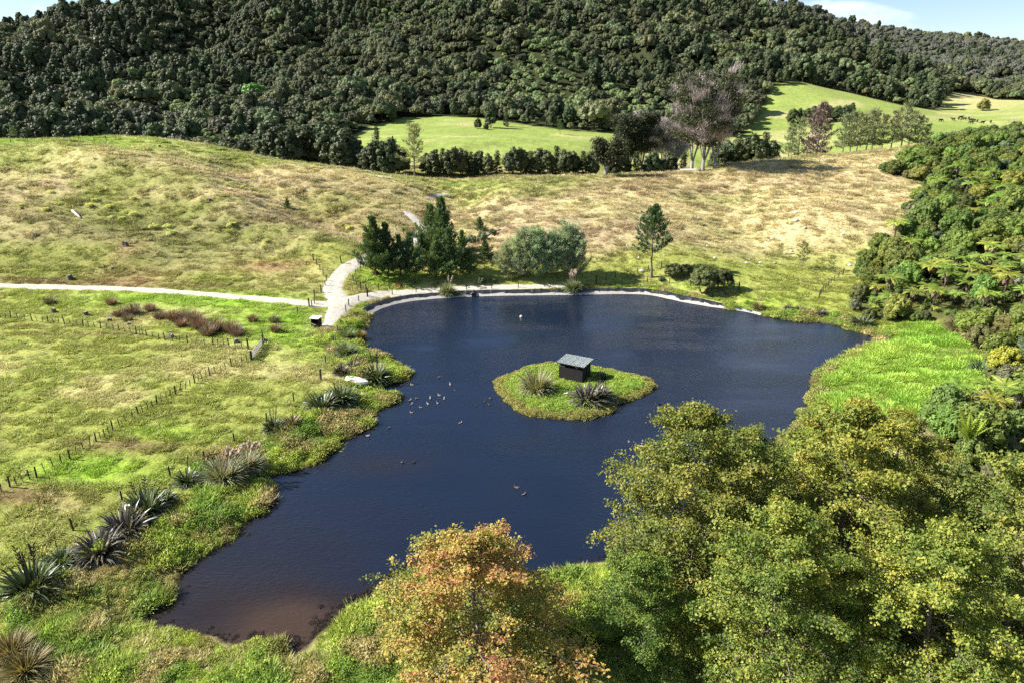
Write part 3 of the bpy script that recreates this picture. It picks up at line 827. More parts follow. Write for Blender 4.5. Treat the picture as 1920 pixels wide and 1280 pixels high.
# ---- pines and shrubs on the dam
ypine = [two('young_pine', branchy(R_(90 + s), 12.5, .5, 4.9, lambda t: ((1 - t) ** .7 * .95 + .10) * (.8 + .4 * math.sin(t * 23)), 62, 8, 26, .66, .20, .35, 1.25, .75, .17, .26, orient='along', seclen=.45, secdroop=.5), BARK_DARK, M_PINE) for s in (1, 2, 3)]
lone = two('lone_pine', branchy(R_(99), 14.2, 5.0, 5.6, lambda t: (1 - t) ** .7 * (.6 + .4 * min(1, t / .2)) + .05, 44, 7, 26, .60, .19, .05, 1.05, .75, .22, .22, orient='along', seclen=.45, secdroop=.6, lean=(.5, 0)), BARK, M_PINE)
def pxtree(name, parts, px, py, H, H0, rot, color, label, cat='tree', group=None, wid=1.0, tilt=(0, 0)):
    g = G(px, py - (9 if name in ('pine_tree', 'willow') else 0))
    k = H / H0
    return tree(name, parts, (g[0], g[1], g[2] - .12), rot, (k * wid, k * wid, k), color, label, cat, group, tilt)
gp = 'young pines in the clump beyond the dam'
for i, (px, py, H, w, lab) in enumerate([
    (706,528,11.8,1.0,'dark young pine at the outer end of the clump, beside the track bend'), (728,527,10.6,1.0,'young pine second from the track bend in the dam clump'), (752,529,8.6,.95,'short young pine near the front of the dam clump'),
    (770,530,9.2,1.0,'young pine in front of the tree fern in the dam clump'), (812,505,13.2,.95,'young pine with forked top behind the front row of the clump'), (834,508,14.6,1.0,'tallest young pine in the clump, standing at its back'),
    (818,532,8.8,1.0,'young pine in the middle of the front row of the clump'), (845,530,10.0,1.05,'wide young pine at the willow side of the clump front'), (868,520,8.6,.9,'young pine behind the clump corner towards the willows'),
    (792,520,8.4,.9,'slim young pine hidden midway in the clump'), (880,522,5.0,1.1,'small bushy pine at the willow end of the clump')]):
    pxtree('pine_tree', ypine[i % 3], px, py, H, 12.5, i * 1.7, (1, 1, 1) if i % 2 else (1.12, 1.08, .95), lab, 'pine', gp, w)
for px, py, H, lab in [(909,488,4.2,'small lone pine sapling on the rusty slope behind the willows'), (900,435,3.6,'pine sapling next to the grey shrub up the gully'), (540,392,2.6,'dark squat pine shrub alone on the tan hillside')]:
    pxtree('pine_sapling', ypine[1], px, py, H, 12.5, px, None, lab, 'pine', None, 1.5)
pxtree('lone_pine', lone, 1221, 521, 14.2, 14.2, .6, None, 'tall single pine with bare lower trunk on the pond bank', 'pine')
will = [two('willow', branchy(R_(120 + s), 8.6, .4, 5.0, lambda t: .55 + .5 * math.sin(math.pi * min(1, t + .18)), 64, 10, 34, .46, .11, .75, 1.15, .1, .13, .24, orient='along', seclen=.40, secdroop=.15), BARK, M_WILL) for s in (1, 2)]
gw = 'willows beside the dam'
for i, (px, py, H, c, lab) in enumerate([(948,528,6.0,(1.15,1.12,1.05),'pale low willow at the pine end of the willow thicket'), (985,531,8.6,(1,1,1),'broad grey-green willow in the middle of the thicket'), (1008,533,8.8,(.85,.92,.85),'willow just right of the thicket middle, darker leaves'),
    (1035,531,8.0,(.72,.82,.72),'dark willow behind the pink-plumed pampas'), (1064,529,9.4,(1.0,1.0,1.0),'tallest willow at the lone-pine end of the thicket'), (1080,527,7.2,(1.05,1.05,1.0),'outermost willow of the thicket towards the lone pine'), (968,526,7.0,(1.1,1.1,1.05),'silvery willow second from the pine end of the thicket')]):
    pxtree('willow', will[i % 2], px, py, H, 8.6, i * 2.1, c, lab, 'willow', gw, .86)
def bushmesh(s, R, H, z0, nc, rc, nl, ln, wd, leaf, bark=BARK, low=-.15, ns=5, sr=.07, **k):
    r = R_(s)
    return [('trunk', stems(r, H, R, z0, ns, sr).mesh('stems', bark, True)), ('crown', blob(r, R, H, z0, nc, rc, nl, ln, wd, low=low, core=.8, **k).mesh('crown', leaf))]
manuka = [bushmesh(140 + s, 2.3, 4.6, 2.0, 60, .62, 46, .30, .12, M_MAN, BARK, -.1, 6, .09) for s in (1, 2)]
for i, (px, py, H, w, lab) in enumerate([(1318,552,5.6,1.05,'rounded dark tea-tree bush casting shade on the pond bank'), (1352,546,4.6,1.0,'smaller dark tea-tree beside the rounded one on the bank'), (1262,524,3.4,1.2,'low spreading dark bush just right of the lone pine'), (1285,520,2.8,1.1,'small dark bush between the lone pine and the tea-trees')]):
    pxtree('manuka_bush', manuka[i % 2], px, py, H, 4.6, i * 1.3, (1.1, 1.1, 1.0), lab, 'bush', None, w)
thin = two('sapling', branchy(R_(160), 5.4, 1.2, 1.7, egg, 26, 6, 13, .26, .09, .3, 1.0, .3, .07, .12, orient='along'), BARK, M_FERN)
for px, py, H, c, lab in [(1503,506,5.6,(.42,.42,.40),'thin olive sapling with bare stem on the slope near the bush'), (1557,511,3.4,(.40,.44,.32),'small bushy olive sapling between the thin one and the bush'), (1464,478,2.6,(.6,.55,.5),'tiny sparse sapling above the thin olive one')]:
    pxtree('sapling', thin, px, py, H, 5.4, px, c, lab, 'sapling')

# ---- old cypresses on the crest
def cypress(seed, H, R, nlead, dead, flat=.6, bare=.22):
    r = R_(seed)
    wood, crown, tw = MB(), MB(), MB()
    wood.tube([(0, 0, -.6), (.1, 0, .6), (.15, .1, H * .14)], [.85, .6, .42], 9)
    for i in range(int(nlead)):
        a = i * 2.4 + r.normal() * .3
        lead = arc((0.1 * math.cos(a), .1 * math.sin(a), H * .10), a, 1.40 - .28 * r.random(), H * r.uniform(.70, .95), .05 + .12 * r.random(), 8, r, .22)
        wood.tube(lead, np.linspace(.30, .06, len(lead)) * r.uniform(.7, 1.1), 6)
        for j in range(16):
            u = bare + (1 - bare) * (j + r.random()) / 16
            p = along(lead, np.array([u]))[0]
            L = R * r.uniform(.40, .90) * (1.15 - .6 * u)
            az = a + r.normal() * 1.2
            B = arc(p, az, .25 + .5 * r.random(), L, .25, 5, r, .25)
            wood.tube(B, np.linspace(.12, .03, len(B)), 4, cap=False)
            dd = r.random() < dead
            for k in range(6):
                q = along(B, np.array([r.uniform(.35, 1)]))[0]
                n = 30 if dd else 44
                P = q + r.normal(size=(n, 3)) * np.array((1.15, 1.15, .55)) * (.8 if dd else 1.0)
                if dd:
                    ax = unit(P - np.array((0, 0, H * .35)) + r.normal(size=(n, 3)) * 2.5 + np.array((0, 0, 2.)))
                    tw.quads(leaves(P, ax, rvec(r, n), r.uniform(.9, 2.2, n), .075), np.clip(.5 + r.normal(size=n) * .22, 0, 1))
                else:
                    nr = unit(np.array((0, 0, 1.)) + r.normal(size=(n, 3)) * .6)
                    crown.quads(leaves(P, rvec(r, n), nr, .66, .36), np.clip(.45 + r.normal() * .12 + r.normal(size=n) * .14, 0, 1))
    out = [('trunk', wood.mesh('cypress_trunk', BARK_PALE, True))]
    if crown.n: out.append(('crown', crown.mesh('cypress_crown', M_MAC)))
    if tw.n: out.append(('dead_twigs', tw.mesh('cypress_dead_twigs', M_DEAD)))
    return out
gc = 'old cypresses on the crest'
for px, py, H, R, nl, dead, s, lab in [
    (1136,329,12.5,4.0,2,.0,3,'silver-white snag trunk with a tuft of dark foliage, first of the old cypresses'), (1180,325,23.0,8.5,5,.0,4,'flat-topped dark old cypress next to the silver snag'), (1202,323,23.0,7.5,4,.22,5,'dark old cypress with twin bare trunks and an outflung dead limb'),
    (1237,321,24.0,7.0,5,.80,6,'pale old cypress with mostly dead pinkish-grey crown'), (1264,321,17.0,5.0,4,.95,7,'small leafless old cypress between the two largest'), (1297,320,28.0,8.0,5,.40,8,'very tall old cypress with dark top and grey dead limbs'), (1318,321,29.0,9.5,7,.52,9,'largest old cypress with huge rounded half-dead crown'), (1340,318,24.0,7.0,4,.65,10,'outer old cypress with grey dead limbs at the large cypress flank')]:
    g = G(px, py)
    tree('cypress_tree', cypress(200 + s, H, R, nl, dead), (g[0], g[1], g[2] - .1), s, (.95, .95, .97), None, lab, 'cypress', gc)
# ---- tall thin pines and the dead red conifer beyond the crest
tpine = [two('tall_pine', branchy(R_(230 + s), 17.5, 5.0, 4.2, lambda t: (.45 + .75 * (1 - t) ** .8) * (.75 + .4 * math.sin(t * 31)), 34, 6, 15, 1.0, .24, .1, .9, .4, .26, .40, orient='along', seclen=.45, secdroop=.3), BARK, M_PINE) for s in (1, 2)]
def by(px, Y):
    """a spot on the ground seen in a column of the picture, Y metres ahead"""
    for _ in range(3):
        x = (px - 960) / FPX * (Y * CP - (float(hgt((px - 960) / FPX * Y, Y)) - CAMH) * SP)
    return x, Y, float(hgt(x, Y))
gt = 'tall pines behind the tan ridge'
for i, (px, Y, H) in enumerate([(1476,262,15.5),(1492,266,17.5),(1578,268,16.5),(1592,272,18.0),(1604,266,16.0),(1620,270,18.0),(1632,275,17.5),(1652,268,15.0),(1668,274,16.5),(1688,270,18.5),(1700,276,16.5),(1716,272,13.5),(1733,276,11.0)]):
    p = by(px, Y)
    tree('tall_pine', tpine[i % 2], (p[0], p[1], p[2] - .2), i * 1.9, H / 17.5, (2.3, 1.65, 2.0), 'grey-green bare-trunked pine in the row beyond the tan ridge', 'pine', gt)
p = by(1528, 258)
dred = two('dead_conifer', branchy(R_(250), 21.5, 1.0, 5.6, lambda t: (.55 + .45 * math.sin(math.pi * (t * .75 + .2))) * (1 - t ** 6), 62, 7, 26, .75, .26, .2, .9, .2, .42, .38, orient='along', seclen=.42), BARK_PALE, M_DRED)
tree('dead_conifer', dred, (p[0], p[1], p[2] - .2), .3, 1.0, (.95, .9, .9), 'big pinkish-brown dead conifer standing at the head of the pine row', 'conifer')
# ---- shelter trees along the middle paddock
tot = [bushmesh(260 + s, R, H, z0, nc, rc, 30, .75, .42, M_TOT, BARK_DARK, -.55, 2, .22, squash=1.0) for s, (R, H, z0, nc, rc) in enumerate([(3.2, 11, 4.2, 46, 1.15), (3.6, 9.5, 4.0, 50, 1.2), (2.8, 10.5, 4.4, 44, 1.0)])]
tcon = two('totara', branchy(R_(270), 11.5, .5, 3.2, cone, 40, 6, 16, .62, .36, .1, .8, .1, .2, .32, seclen=.45), BARK_DARK, M_TOT)
def shelter(rows, lab, group, c=None):
    for i, (px, Y, H) in enumerate(rows):
        p = by(px, Y)
        if i % 3 == 2: parts, h0 = tcon, 11.5
        else: parts, h0 = tot[i % 3 + (i % 2)], (11, 9.5, 10.5)[i % 3 + (i % 2)]
        k = H / h0
        tree('shelter_tree', parts, (p[0], p[1], p[2] - .2), i * 2.3, (k * 1.1, k * 1.1, k), c, lab, 'tree', group)
shelter([(498,262,12),(515,258,13),(532,262,13.5),(548,256,13.5),(566,262,14.5),(583,258,15.5),(600,262,18),(616,257,17),(632,262,16),(646,256,15),(660,258,13.5),(606,268,20),(575,270,16),(640,250,13)], 'dark evergreen in the dense wood behind the tan hill crest', 'dense evergreens behind the hill crest')
shelter([(685,248,9),(700,246,12),(716,250,11),(733,246,13),(748,250,10)], 'dark evergreen beside the tall sparse pine at the paddock foot', 'evergreens beside the sparse pine')
shelter([(800,252,8),(814,250,9.5),(832,253,9),(850,250,10),(866,252,9.5),(884,250,8.5),(898,253,9),(915,250,8),(932,252,8.5),(962,250,9.5),(978,252,9),(994,250,8.5),(1010,252,9.5),(1026,250,9),(1042,253,10),(1058,250,9),(1074,252,8.5),(1092,250,9),(1108,252,9.5)], 'greyish tree in the row along the foot of the middle paddock', 'tree row along the middle paddock', (1.35, 1.2, 1.15))
shelter([(1150,246,10),(1166,250,11),(1192,248,9),(1222,250,9),(1250,252,9),(1280,250,8),(1345,252,11),(1362,256,12),(1378,252,13),(1394,258,12),(1410,252,12.5),(1428,256,13.5),(1444,252,10)], 'dark tree behind and beside the old cypresses', 'dark trees behind the cypresses', (1.05, 1.05, 1.0))
p = by(778, 238)
tree('sparse_pine', tpine[0], (p[0], p[1], p[2] - .2), 1.0, (1.05, 1.05, 1.0), (3.0, 2.1, 2.7), 'tall grey sparse pine standing in front of the middle paddock', 'pine')
for px, Y, H, parts, h0, w, lab in [(920, 372, 13.5, tot[2], 10.5, .95, 'egg-shaped dark tree alone on the middle green paddock'), (896, 366, 5.5, tot[1], 9.5, 1.0, 'small round tree beside the egg-shaped one on the paddock'), (911, 362, 3.5, tot[1], 9.5, 1.2, 'lowest little bush under the egg-shaped paddock tree'), (707, 300, 8.5, tcon, 11.5, 1.1, 'pointed tree on the lower slope of the middle paddock'), (733, 398, 11, tot[0], 11, 1.1, 'leaning tree at the upper corner of the middle paddock'),
        (949, 380, 9, tcon, 11.5, .8, 'slim pointed tree right of the egg-shaped paddock tree'), (1050, 352, 7.0, tpine[0], 17.5, 1.0, 'thin lone pine on the end of the middle paddock'), (27, 226, 4.6, tpine[1], 17.5, 1.3, 'thin dead-looking tree on the green hilltop')]:
    p = by(px, Y); k = H / h0
    tree('paddock_tree', parts, (p[0], p[1], p[2] - .2), px * .1, (k * w, k * w, k), None, lab)
# far right paddock
for i, (px, Y) in enumerate([(1484,402),(1497,405),(1511,402),(1525,406),(1540,403),(1554,407),(1568,404),(1582,410),(1594,414)]):
    p = by(px, Y)
    tree('paddock_bush', tot[i % 3], (p[0], p[1], p[2] - .2), i * 1.1, (1.0, 1.0, .8), (1.2, 1.2, 1.1), 'rounded dark tree in the copse on the far paddock', 'tree', 'copse on the far paddock')
for px, Y, k, c, lab in [(1843, 470, .8, (3.4, 2.4, 1.8), 'tan dry shrub on the far paddock skyline'), (1778, 305, .9, (1.8, 1.6, 1.5), 'half-bare grey tree between the tan ridge and the cattle'), (1764, 300, .5, (1.1, 1.1, 1.0), 'small dark tree beside the half-bare grey one'), (1862, 285, .75, (4.6, 3.2, 1.4), 'yellow-ochre shrub behind the bush top')]:
    p = by(px, Y)
    tree('paddock_bush', tot[1], (p[0], p[1], p[2] - .2), px, (k * 1.4, k * 1.4, k), c, lab)
gd = 'bare poles at the far right'
pole = MB(); pole.tube([(0, 0, -.5), (.1, .05, 6), (.25, 0, 12.5)], [.2, .14, .04], 6)
for k_ in range(9):
    pole.tube(arc((.1, 0, 5 + k_ * .75), k_ * 2.4, .3, 1.1, .2, 3), [.05, .04, .03, .01], 4, cap=False)
pole = pole.mesh('bare_pole', BARK_PALE, True)
for i, (px, Y, k) in enumerate([(1880, 282, 1.0), (1888, 284, 1.08), (1898, 280, .98), (1872, 286, .75)]):
    p = by(px, Y)
    tag(obj('dead_tree', pole, None, (p[0], p[1], p[2] - .1), (.03 * (i - 1), .04 * i, i), k), 'thin leafless pole tree in the group above the bush', 'dead tree', gd)

# ---- native forest on the mountain
rf = R_(300)
def fkind(s, R, H, z0, nc, rc, nl, ln, wd, leaf, low=-.35, **k):
    r = R_(s)
    w = MB(); w.tube([(0, 0, -1.5), (.1, .1, z0 * .6), (0, .2, H * .7)], [.3, .24, .1], 5)
    b = blob(r, R, H, z0, nc, rc, nl, ln, wd, low=low, core=.86, jit=.30, **k)
    return w.mesh('forest_trunk', BARK_DARK, True), b.mesh('forest_crown', leaf)
kinds = [fkind(301, 5.2, 8.5, 4.6, 30, 1.65, 34, .85, .6, M_FOR), fkind(302, 4.2, 9.5, 5.0, 26, 1.4, 34, .8, .55, M_FOR), fkind(303, 6.4, 9.8, 5.2, 40, 1.75, 34, .9, .6, M_FOR),
         fkind(304, 3.6, 13.0, 6.0, 34, 1.35, 34, .85, .5, M_TOT, low=-.7), fkind(305, 3.4, 5.2, 3.0, 18, 1.2, 26, 1.1, .5, M_FOR2), fkind(306, 5.0, 7.8, 4.0, 30, 1.5, 34, .85, .55, M_MAN), fkind(307, 4.4, 7.0, 3.8, 26, 1.35, 34, .8, .5, M_KAN_HAZE)]
def joined(tc_):
    """trunk and crown of a kind as one mesh, for the mass of far trees"""
    a, b = tc_
    me = bpy.data.meshes.new('forest_tree')
    V = [np.array([v.co for v in m.vertices]) for m in (a, b)]
    F = [p_.vertices[:] for p_ in a.polygons] + [tuple(i + len(V[0]) for i in p_.vertices) for p_ in b.polygons]
    me.from_pydata(np.concatenate(V).tolist(), [], F)
    t = np.concatenate([np.full(len(a.polygons), .5), np.array([d.value for d in b.attributes['tint'].data])])
    at_ = me.attributes.new('tint', 'FLOAT', 'FACE'); at_.data.foreach_set('value', t.astype(np.float32))
    me.materials.append(a.materials[0]); me.materials.append(b.materials[0])
    me.polygons.foreach_set('material_index', np.array([0] * len(a.polygons) + [1] * len(b.polygons), np.int32))
    me.update()
    return me
jk = [joined(k_) for k_ in kinds]
cand = np.concatenate([rf.uniform((-620, 285), (420, 900), (52000, 2)), rf.uniform((120, 420), (760, 1380), (34000, 2))])
fz = hgt(cand[:, 0], cand[:, 1])
fw = forest_w(cand[:, 0], cand[:, 1], fz)
ppx, ppy, pf = project(cand[:, 0], cand[:, 1], fz + 6)
ok = (fw > .5) & (ppx > -140) & (ppx < 2060) & (ppy > -60)
cand = cand[ok]
cand = spaced(rf, cand, np.where(cand[:, 1] < 560, 3.7, 4.4))
fz = hgt(cand[:, 0], cand[:, 1])
vis = seen(cand[:, 0], cand[:, 1], fz + 9)
cand, fz = cand[vis], fz[vis]
nn = len(cand)
gl = fbm(cand[:, 0] / 70, cand[:, 1] / 90, 51, 3)
kd = rf.choice([0, 1, 2, 5, 0, 2], nn)
kd[gl + rf.normal(size=nn) * .07 > .575] = 4
tall = fbm(cand[:, 0] / 60, cand[:, 1] / 60, 57, 2) + rf.normal(size=nn) * .08 + .12 * (cand[:, 0] < -170)
kd[(tall > .63)] = 3
farr = (cand[:, 0] > 200) & (cand[:, 1] > 640 + .9 * (330 - cand[:, 0]).clip(0, 200))
kd[farr & (rf.random(nn) < .85)] = 6  # far-ridge trees get the greyer leaf, painting distance fade into their colour
fs = rf.uniform(.5, .92, nn) * (.8 + .95 * rf.random(nn) ** 3)
px_, py_, pf_ = project(cand[:, 0], cand[:, 1], fz + 5)
size = np.where((px_ > 0) & (px_ < 1920) & (py_ > 0), fs / pf_, 0)
order = np.argsort(-size)
lone_f = order[:240]
rest = order[240:]
names = {0: 'round-crowned dark forest tree', 1: 'narrow-crowned dark forest tree', 2: 'broad billowing forest tree', 3: 'tall dark spire-shaped forest tree', 4: 'pale green low forest tree', 5: 'olive rounded forest tree', 6: 'haze-greyed fine-leaved forest tree'}
def spot(q): return 'behind the left hilltop' if q < 520 else ('above the middle paddock' if q < 1130 else ('behind the old cypresses' if q < 1430 else 'above the far paddock'))
for i in lone_f:
    k_ = int(kd[i])
    tree('forest_tree', [('trunk', kinds[k_][0]), ('crown', kinds[k_][1])], (cand[i, 0], cand[i, 1], fz[i]), float(rf.random() * 6.28), float(fs[i]), None,
         names[k_] + ' at the forest edge ' + spot(px_[i]), 'tree', 'forest edge ' + spot(px_[i]) + ': ' + names[k_])
zr = np.zeros(len(rest))
scatter('forest', np.stack([cand[rest, 0], cand[rest, 1], fz[rest]], -1), np.stack([rf.normal(size=len(rest)) * .05, rf.normal(size=len(rest)) * .05, rf.random(len(rest)) * 6.28], -1),
        np.repeat(fs[rest], 3).reshape(-1, 3) * np.stack([zr + 1, zr + 1, rf.uniform(.85, 1.2, len(rest))], -1), np.ones((len(rest), 3)), kd[rest], jk, 'dark native forest covering the mountain slopes', 'forest')
p = by(482, 470)
tree('forest_tree', [('trunk', kinds[0][0]), ('crown', kinds[0][1])], (p[0], p[1], p[2] + 1), 1.0, (1.5, 1.5, 1.3), (1.3, 2.3, .8), 'single vivid green tree in the dark mountain gully', 'tree')
print('forest', nn)
# ------------------------------------------------------------------ gravel tracks
M_GRAVEL, N, L, bs = newmat('gravel')
tcd = N.new('ShaderNodeTexCoord')
f = noise(N, L, 2.2, 8, .7, tcd.outputs['Object'])
f3 = noise(N, L, .45, 4, .6, tcd.outputs['Object'])
r = ramp(N, [(.3, (.24,.215,.165)), (.5, (.40,.37,.31)), (.7, (.50,.47,.42))]); L.new(f, r.inputs['Fac'])
r3 = ramp(N, [(.60, (0,0,0)), (.78, (.5,.5,.5))]); L.new(f3, r3.inputs['Fac'])
L.new(mixrgb(N, L, 'MIX', r3.outputs['Color'], r.outputs['Color'], (.30,.30,.13)), bs.inputs['Base Color'])
bs.inputs['Roughness'].default_value = .95; bs.inputs['Specular IOR Level'].default_value = .1
bp = N.new('ShaderNodeBump'); bp.inputs['Strength'].default_value = .5; bp.inputs['Distance'].default_value = .05
L.new(f, bp.inputs['Height']); L.new(bp.outputs['Normal'], bs.inputs['Normal'])
def resample(P, step):
    P = np.asarray(P, float)
    for _ in range(3):                                            # corner cutting smooths the line
        Q = [P[0]]
        for a, b in zip(P[:-1], P[1:]): Q += [a * .75 + b * .25, a * .25 + b * .75]
        P = np.array(Q + [P[-1]])
    s = np.concatenate([[0], np.cumsum(np.linalg.norm(np.diff(P, axis=0), axis=1))])
    u = np.arange(0, s[-1], step)
    return np.stack([np.interp(u, s, P[:, k]) for k in range(P.shape[1])], -1)
tracks = []
def track(pts, width, label, lift=.075):
    P = resample([G(*p)[:2] for p in pts], .6)
    w = np.interp(np.linspace(0, 1, len(P)), np.linspace(0, 1, len(width)), width)
    tracks.append((P[::2], w[::2]))
    T = np.gradient(P, axis=0); T /= np.linalg.norm(T, axis=1, keepdims=True)
    S_ = np.stack([-T[:, 1], T[:, 0]], -1)
    k = 7
    e = np.linspace(-.5, .5, k)
    V = []
    for i in range(k):
        wob = (1 + (.75 * (fbm(P[:, 0] / 1.3 + i * 9, P[:, 1] / 1.3, 60, 3) - .5) if i in (0, k - 1) else 0)) * w
        q = P + S_ * (e[i] * wob)[:, None]
        V.append(np.stack([q[:, 0], q[:, 1], hgt(q[:, 0], q[:, 1]) + lift - (.16 if i in (0, k - 1) else 0)], -1))
    V = np.stack(V, 1)
    n = len(P)
    ii, jj = np.meshgrid(np.arange(n - 1), np.arange(k - 1), indexing='ij')
    a = (ii * k + jj).ravel()
    mb = MB(); mb.add(V, np.stack([a, a + 1, a + k + 1, a + k], -1))
    o = obj('track', mb.mesh('track', M_GRAVEL, True))
    tag(o, label, kind='structure')
track([(-70,533),(0,536),(150,540),(300,546),(450,557),(560,568),(625,573),(652,567)], [2.5,2.5,2.8,4.0], 'pale gravel farm track crossing the lower slope to the pond corner')
track([(640,574),(631,556),(622,540),(632,521),(646,506),(668,494),(690,487),(730,474),(775,455),(796,437),(786,420),(770,405),(762,397)], [5,4.2,3.6,3.4,3.2,3.0,2.6], 'pale gravel track curving up from the pond corner past the pine clump', .085)
track([(640,569),(690,555),(750,550),(820,546),(900,541),(980,539),(1060,538),(1085,537)], [4.6,3.6,3.2,3.0,2.4,1.5], 'pale gravel track along the top of the dam', .095)
track([(640,568),(632,584),(624,598),(612,620)], [4.6,4,3.2,2.2], 'short gravel spur running down beside the little shelter', .105)
track([(800,372),(815,366),(830,364),(842,366)], [1.5,2.0,2.0,1.2], 'thin far gravel track climbing towards the saddle', .08)
track([(735,336),(700,329),(680,326)], [2.5,2.2,1.5], 'short pale stretch of track on the far hill shoulder', .1)
def track_d(x, y):
    d = np.full(np.shape(x), 99.0)
    for P, w in tracks:
        lo, hi = P.min(0) - 4, P.max(0) + 4
        m = (x > lo[0]) & (x < hi[0]) & (y > lo[1]) & (y < hi[1])
        if not m.any(): continue
        xm, ym = x[m], y[m]
        best = np.full(xm.shape, 99.0)
        for (qx, qy), ww in zip(P, w): best = np.minimum(best, np.hypot(xm - qx, ym - qy) - ww / 2)
        d[m] = np.minimum(d[m], best)
    return d

# ------------------------------------------------------------------ pond liner
M_LINER = solidmat('liner_plastic', (.010,.011,.013), (.028,.030,.034), 2.5, .34, .5, .3)
M_SILT = solidmat('dried_silt', (.22,.20,.175), (.40,.385,.36), 4, .9, .2, .3)
seg = np.concatenate([POND[-2:], POND[:16]])
LP = resample(seg, .25)
T = np.gradient(LP, axis=0); T /= np.linalg.norm(T, axis=1, keepdims=True)
NO = np.stack([-T[:, 1], T[:, 0]], -1)
if sdist(POND, *(LP[200] + NO[200] * .5)[None].T)[0] < 0: NO = -NO
sl = np.arange(len(LP)) * .25
wl_ = .95 + .4 * fbm(sl / 5, sl * 0, 70, 2) + 2.3 * np.exp(-((sl - 6.5) / 4.0) ** 2)
wl_ = wl_ * sstep(0, 2.5, sl) * sstep(sl[-1], sl[-1] - 14, sl) + .15
def strip(d0, d1, k, lift, wr):
    V = []
    for u in np.linspace(0, 1, k):
        d = d0 + (d1 - d0) * u
        q = LP + NO * d[:, None]
        fold = np.abs(np.sin(sl * 1.15 + 2.0 * fbm(sl / 3.1, sl * 0, 72, 2) * 3 + u * 1.6)) ** 9
        V.append(np.stack([q[:, 0], q[:, 1], np.maximum(hgt(q[:, 0], q[:, 1]), -.1) + lift + wr * fold * math.sin(math.pi * max(0, (u - .36) / .64)) + wr * .4 * (fbm(sl * 1.4, sl * 0 + u * 3, 73, 2) - .5)], -1))
    V = np.stack(V, 1)
    n = len(LP)
    ii, jj = np.meshgrid(np.arange(n - 1), np.arange(k - 1), indexing='ij')
    a = (ii * k + jj).ravel()
    mb = MB(); mb.add(V, np.stack([a, a + 1, a + k + 1, a + k], -1))
    return mb
e = obj('pond_liner', None, None, (*LP[len(LP) // 2], .2))
ml = strip(np.full(len(LP), -.7), wl_, 12, .10, .17).mesh('liner_sheet', M_LINER, False)
me_ = strip(np.full(len(LP), -.55), np.full(len(LP), -.28) + .9 * fbm(sl / 2, sl * 0, 75, 3), 4, .135, .01).mesh('silt_edge', M_SILT, True)
for nm, m_ in (('sheet', ml), ('silt_edge', me_)):
    o = obj(nm, m_, e); o.location = (-e.location[0], -e.location[1], -e.location[2])
tag(e, 'wrinkled black plastic liner with pale dried edge along the far bank', 'pond liner')

# ------------------------------------------------------------------ island
rg = R_(400)
def isl_h(x, y):
    d = -sdist(ISL, x, y)
    return np.where(d > 0, .12 + .42 * sstep(0, 2.2, d) + .12 * (fbm(x / 1.3, y / 1.3, 80, 2) - .5), -.4)
cI = ISL.mean(0)
th = resample(np.concatenate([ISL, ISL[:1]]), .5)
V, rings = [], [1.03, 1.0, .94, .85, .7, .5, .3, .1]
for k_, rr_ in enumerate(rings):
    q = cI + (th - cI) * rr_
    z = np.full(len(q), -.6) if k_ == 0 else (np.full(len(q), .05) if k_ == 1 else isl_h(q[:, 0], q[:, 1]))
    V.append(np.stack([q[:, 0] , q[:, 1], z], -1))
n = len(th)
ii, jj = np.meshgrid(np.arange(len(rings) - 1), np.arange(n - 1), indexing='ij')
a = (ii * n + jj).ravel()
mb = MB(); mb.add(np.stack(V), np.stack([a, a + 1, a + n + 1, a + n], -1))
mb.add(V[-1], np.arange(n)[None, :])
M_SOIL = solidmat('island_soil', (.07,.06,.03), (.12,.14,.04), 2, .95, .1, .4)
tag(obj('island', mb.mesh('island', M_SOIL, True)), 'small low green island in the middle of the pond', kind='structure')

# ------------------------------------------------------------------ the native bush on the right hillside
bush = [bushmesh(420, 2.3, 4.2, 1.9, 44, .70, 34, .34, .22, M_BUSH, BARK_DARK, -.45, 4, .07), bushmesh(421, 1.8, 3.2, 1.4, 34, .60, 34, .28, .20, M_BUSH, BARK_DARK, -.5, 4, .06),
        bushmesh(422, 2.6, 5.2, 2.4, 50, .80, 34, .40, .26, M_BUSH, BARK_DARK, -.5, 3, .09), bushmesh(423, 1.7, 2.9, 1.2, 34, .55, 34, .26, .13, M_BUSH2, BARK, -.5, 5, .05),
        bushmesh(424, 2.2, 3.8, 1.7, 44, .62, 40, .26, .12, M_MAN, BARK_DARK, -.5, 4, .07)]
def fernmesh(s, H, n, L):
    r = R_(s)
    w = MB(); w.tube([(0, 0, -.3), (.05, .05, H * .5), (0, 0, H + .1)], [.16, .12, .14], 7)
    dead = fern_fronds(r, 7, L * .6, .9, z=H - .1, up=-.6, npin=6)
    return [('trunk', w.mesh('fern_trunk', BARK_DARK, True)), ('fronds', fern_fronds(r, n, L, 1.25, z=H).mesh('fronds', M_FERN)), ('dead_skirt', dead.mesh('dead_skirt', M_RUSH))]
fern = [fernmesh(430, 3.4, 17, 2.5), fernmesh(431, 2.4, 15, 2.2), fernmesh(432, 4.6, 18, 2.8)]
rb = R_(440)
bc = inpoly_rand(rb, BUSH, 9000)
bc = spaced(rb, bc, 2.25)
bz = hgt(bc[:, 0], bc[:, 1])
bqx, bqy, bpf = project(bc[:, 0], bc[:, 1], bz + 2)
inv = (bqx < 2010) & (bqy < 1330) & (bqy > 150) & seen(bc[:, 0], bc[:, 1], bz + 4.5)
bc, bz, bpf = bc[inv], bz[inv], bpf[inv]
nb_ = len(bc)
edge = -sdist(BUSH, bc[:, 0], bc[:, 1])
fn = fbm(bc[:, 0] / 16, bc[:, 1] / 16, 90, 3) + rb.normal(size=nb_) * .07
isf = (fn > .52) & (edge > 2.3) & (bc[:, 1] < 190)
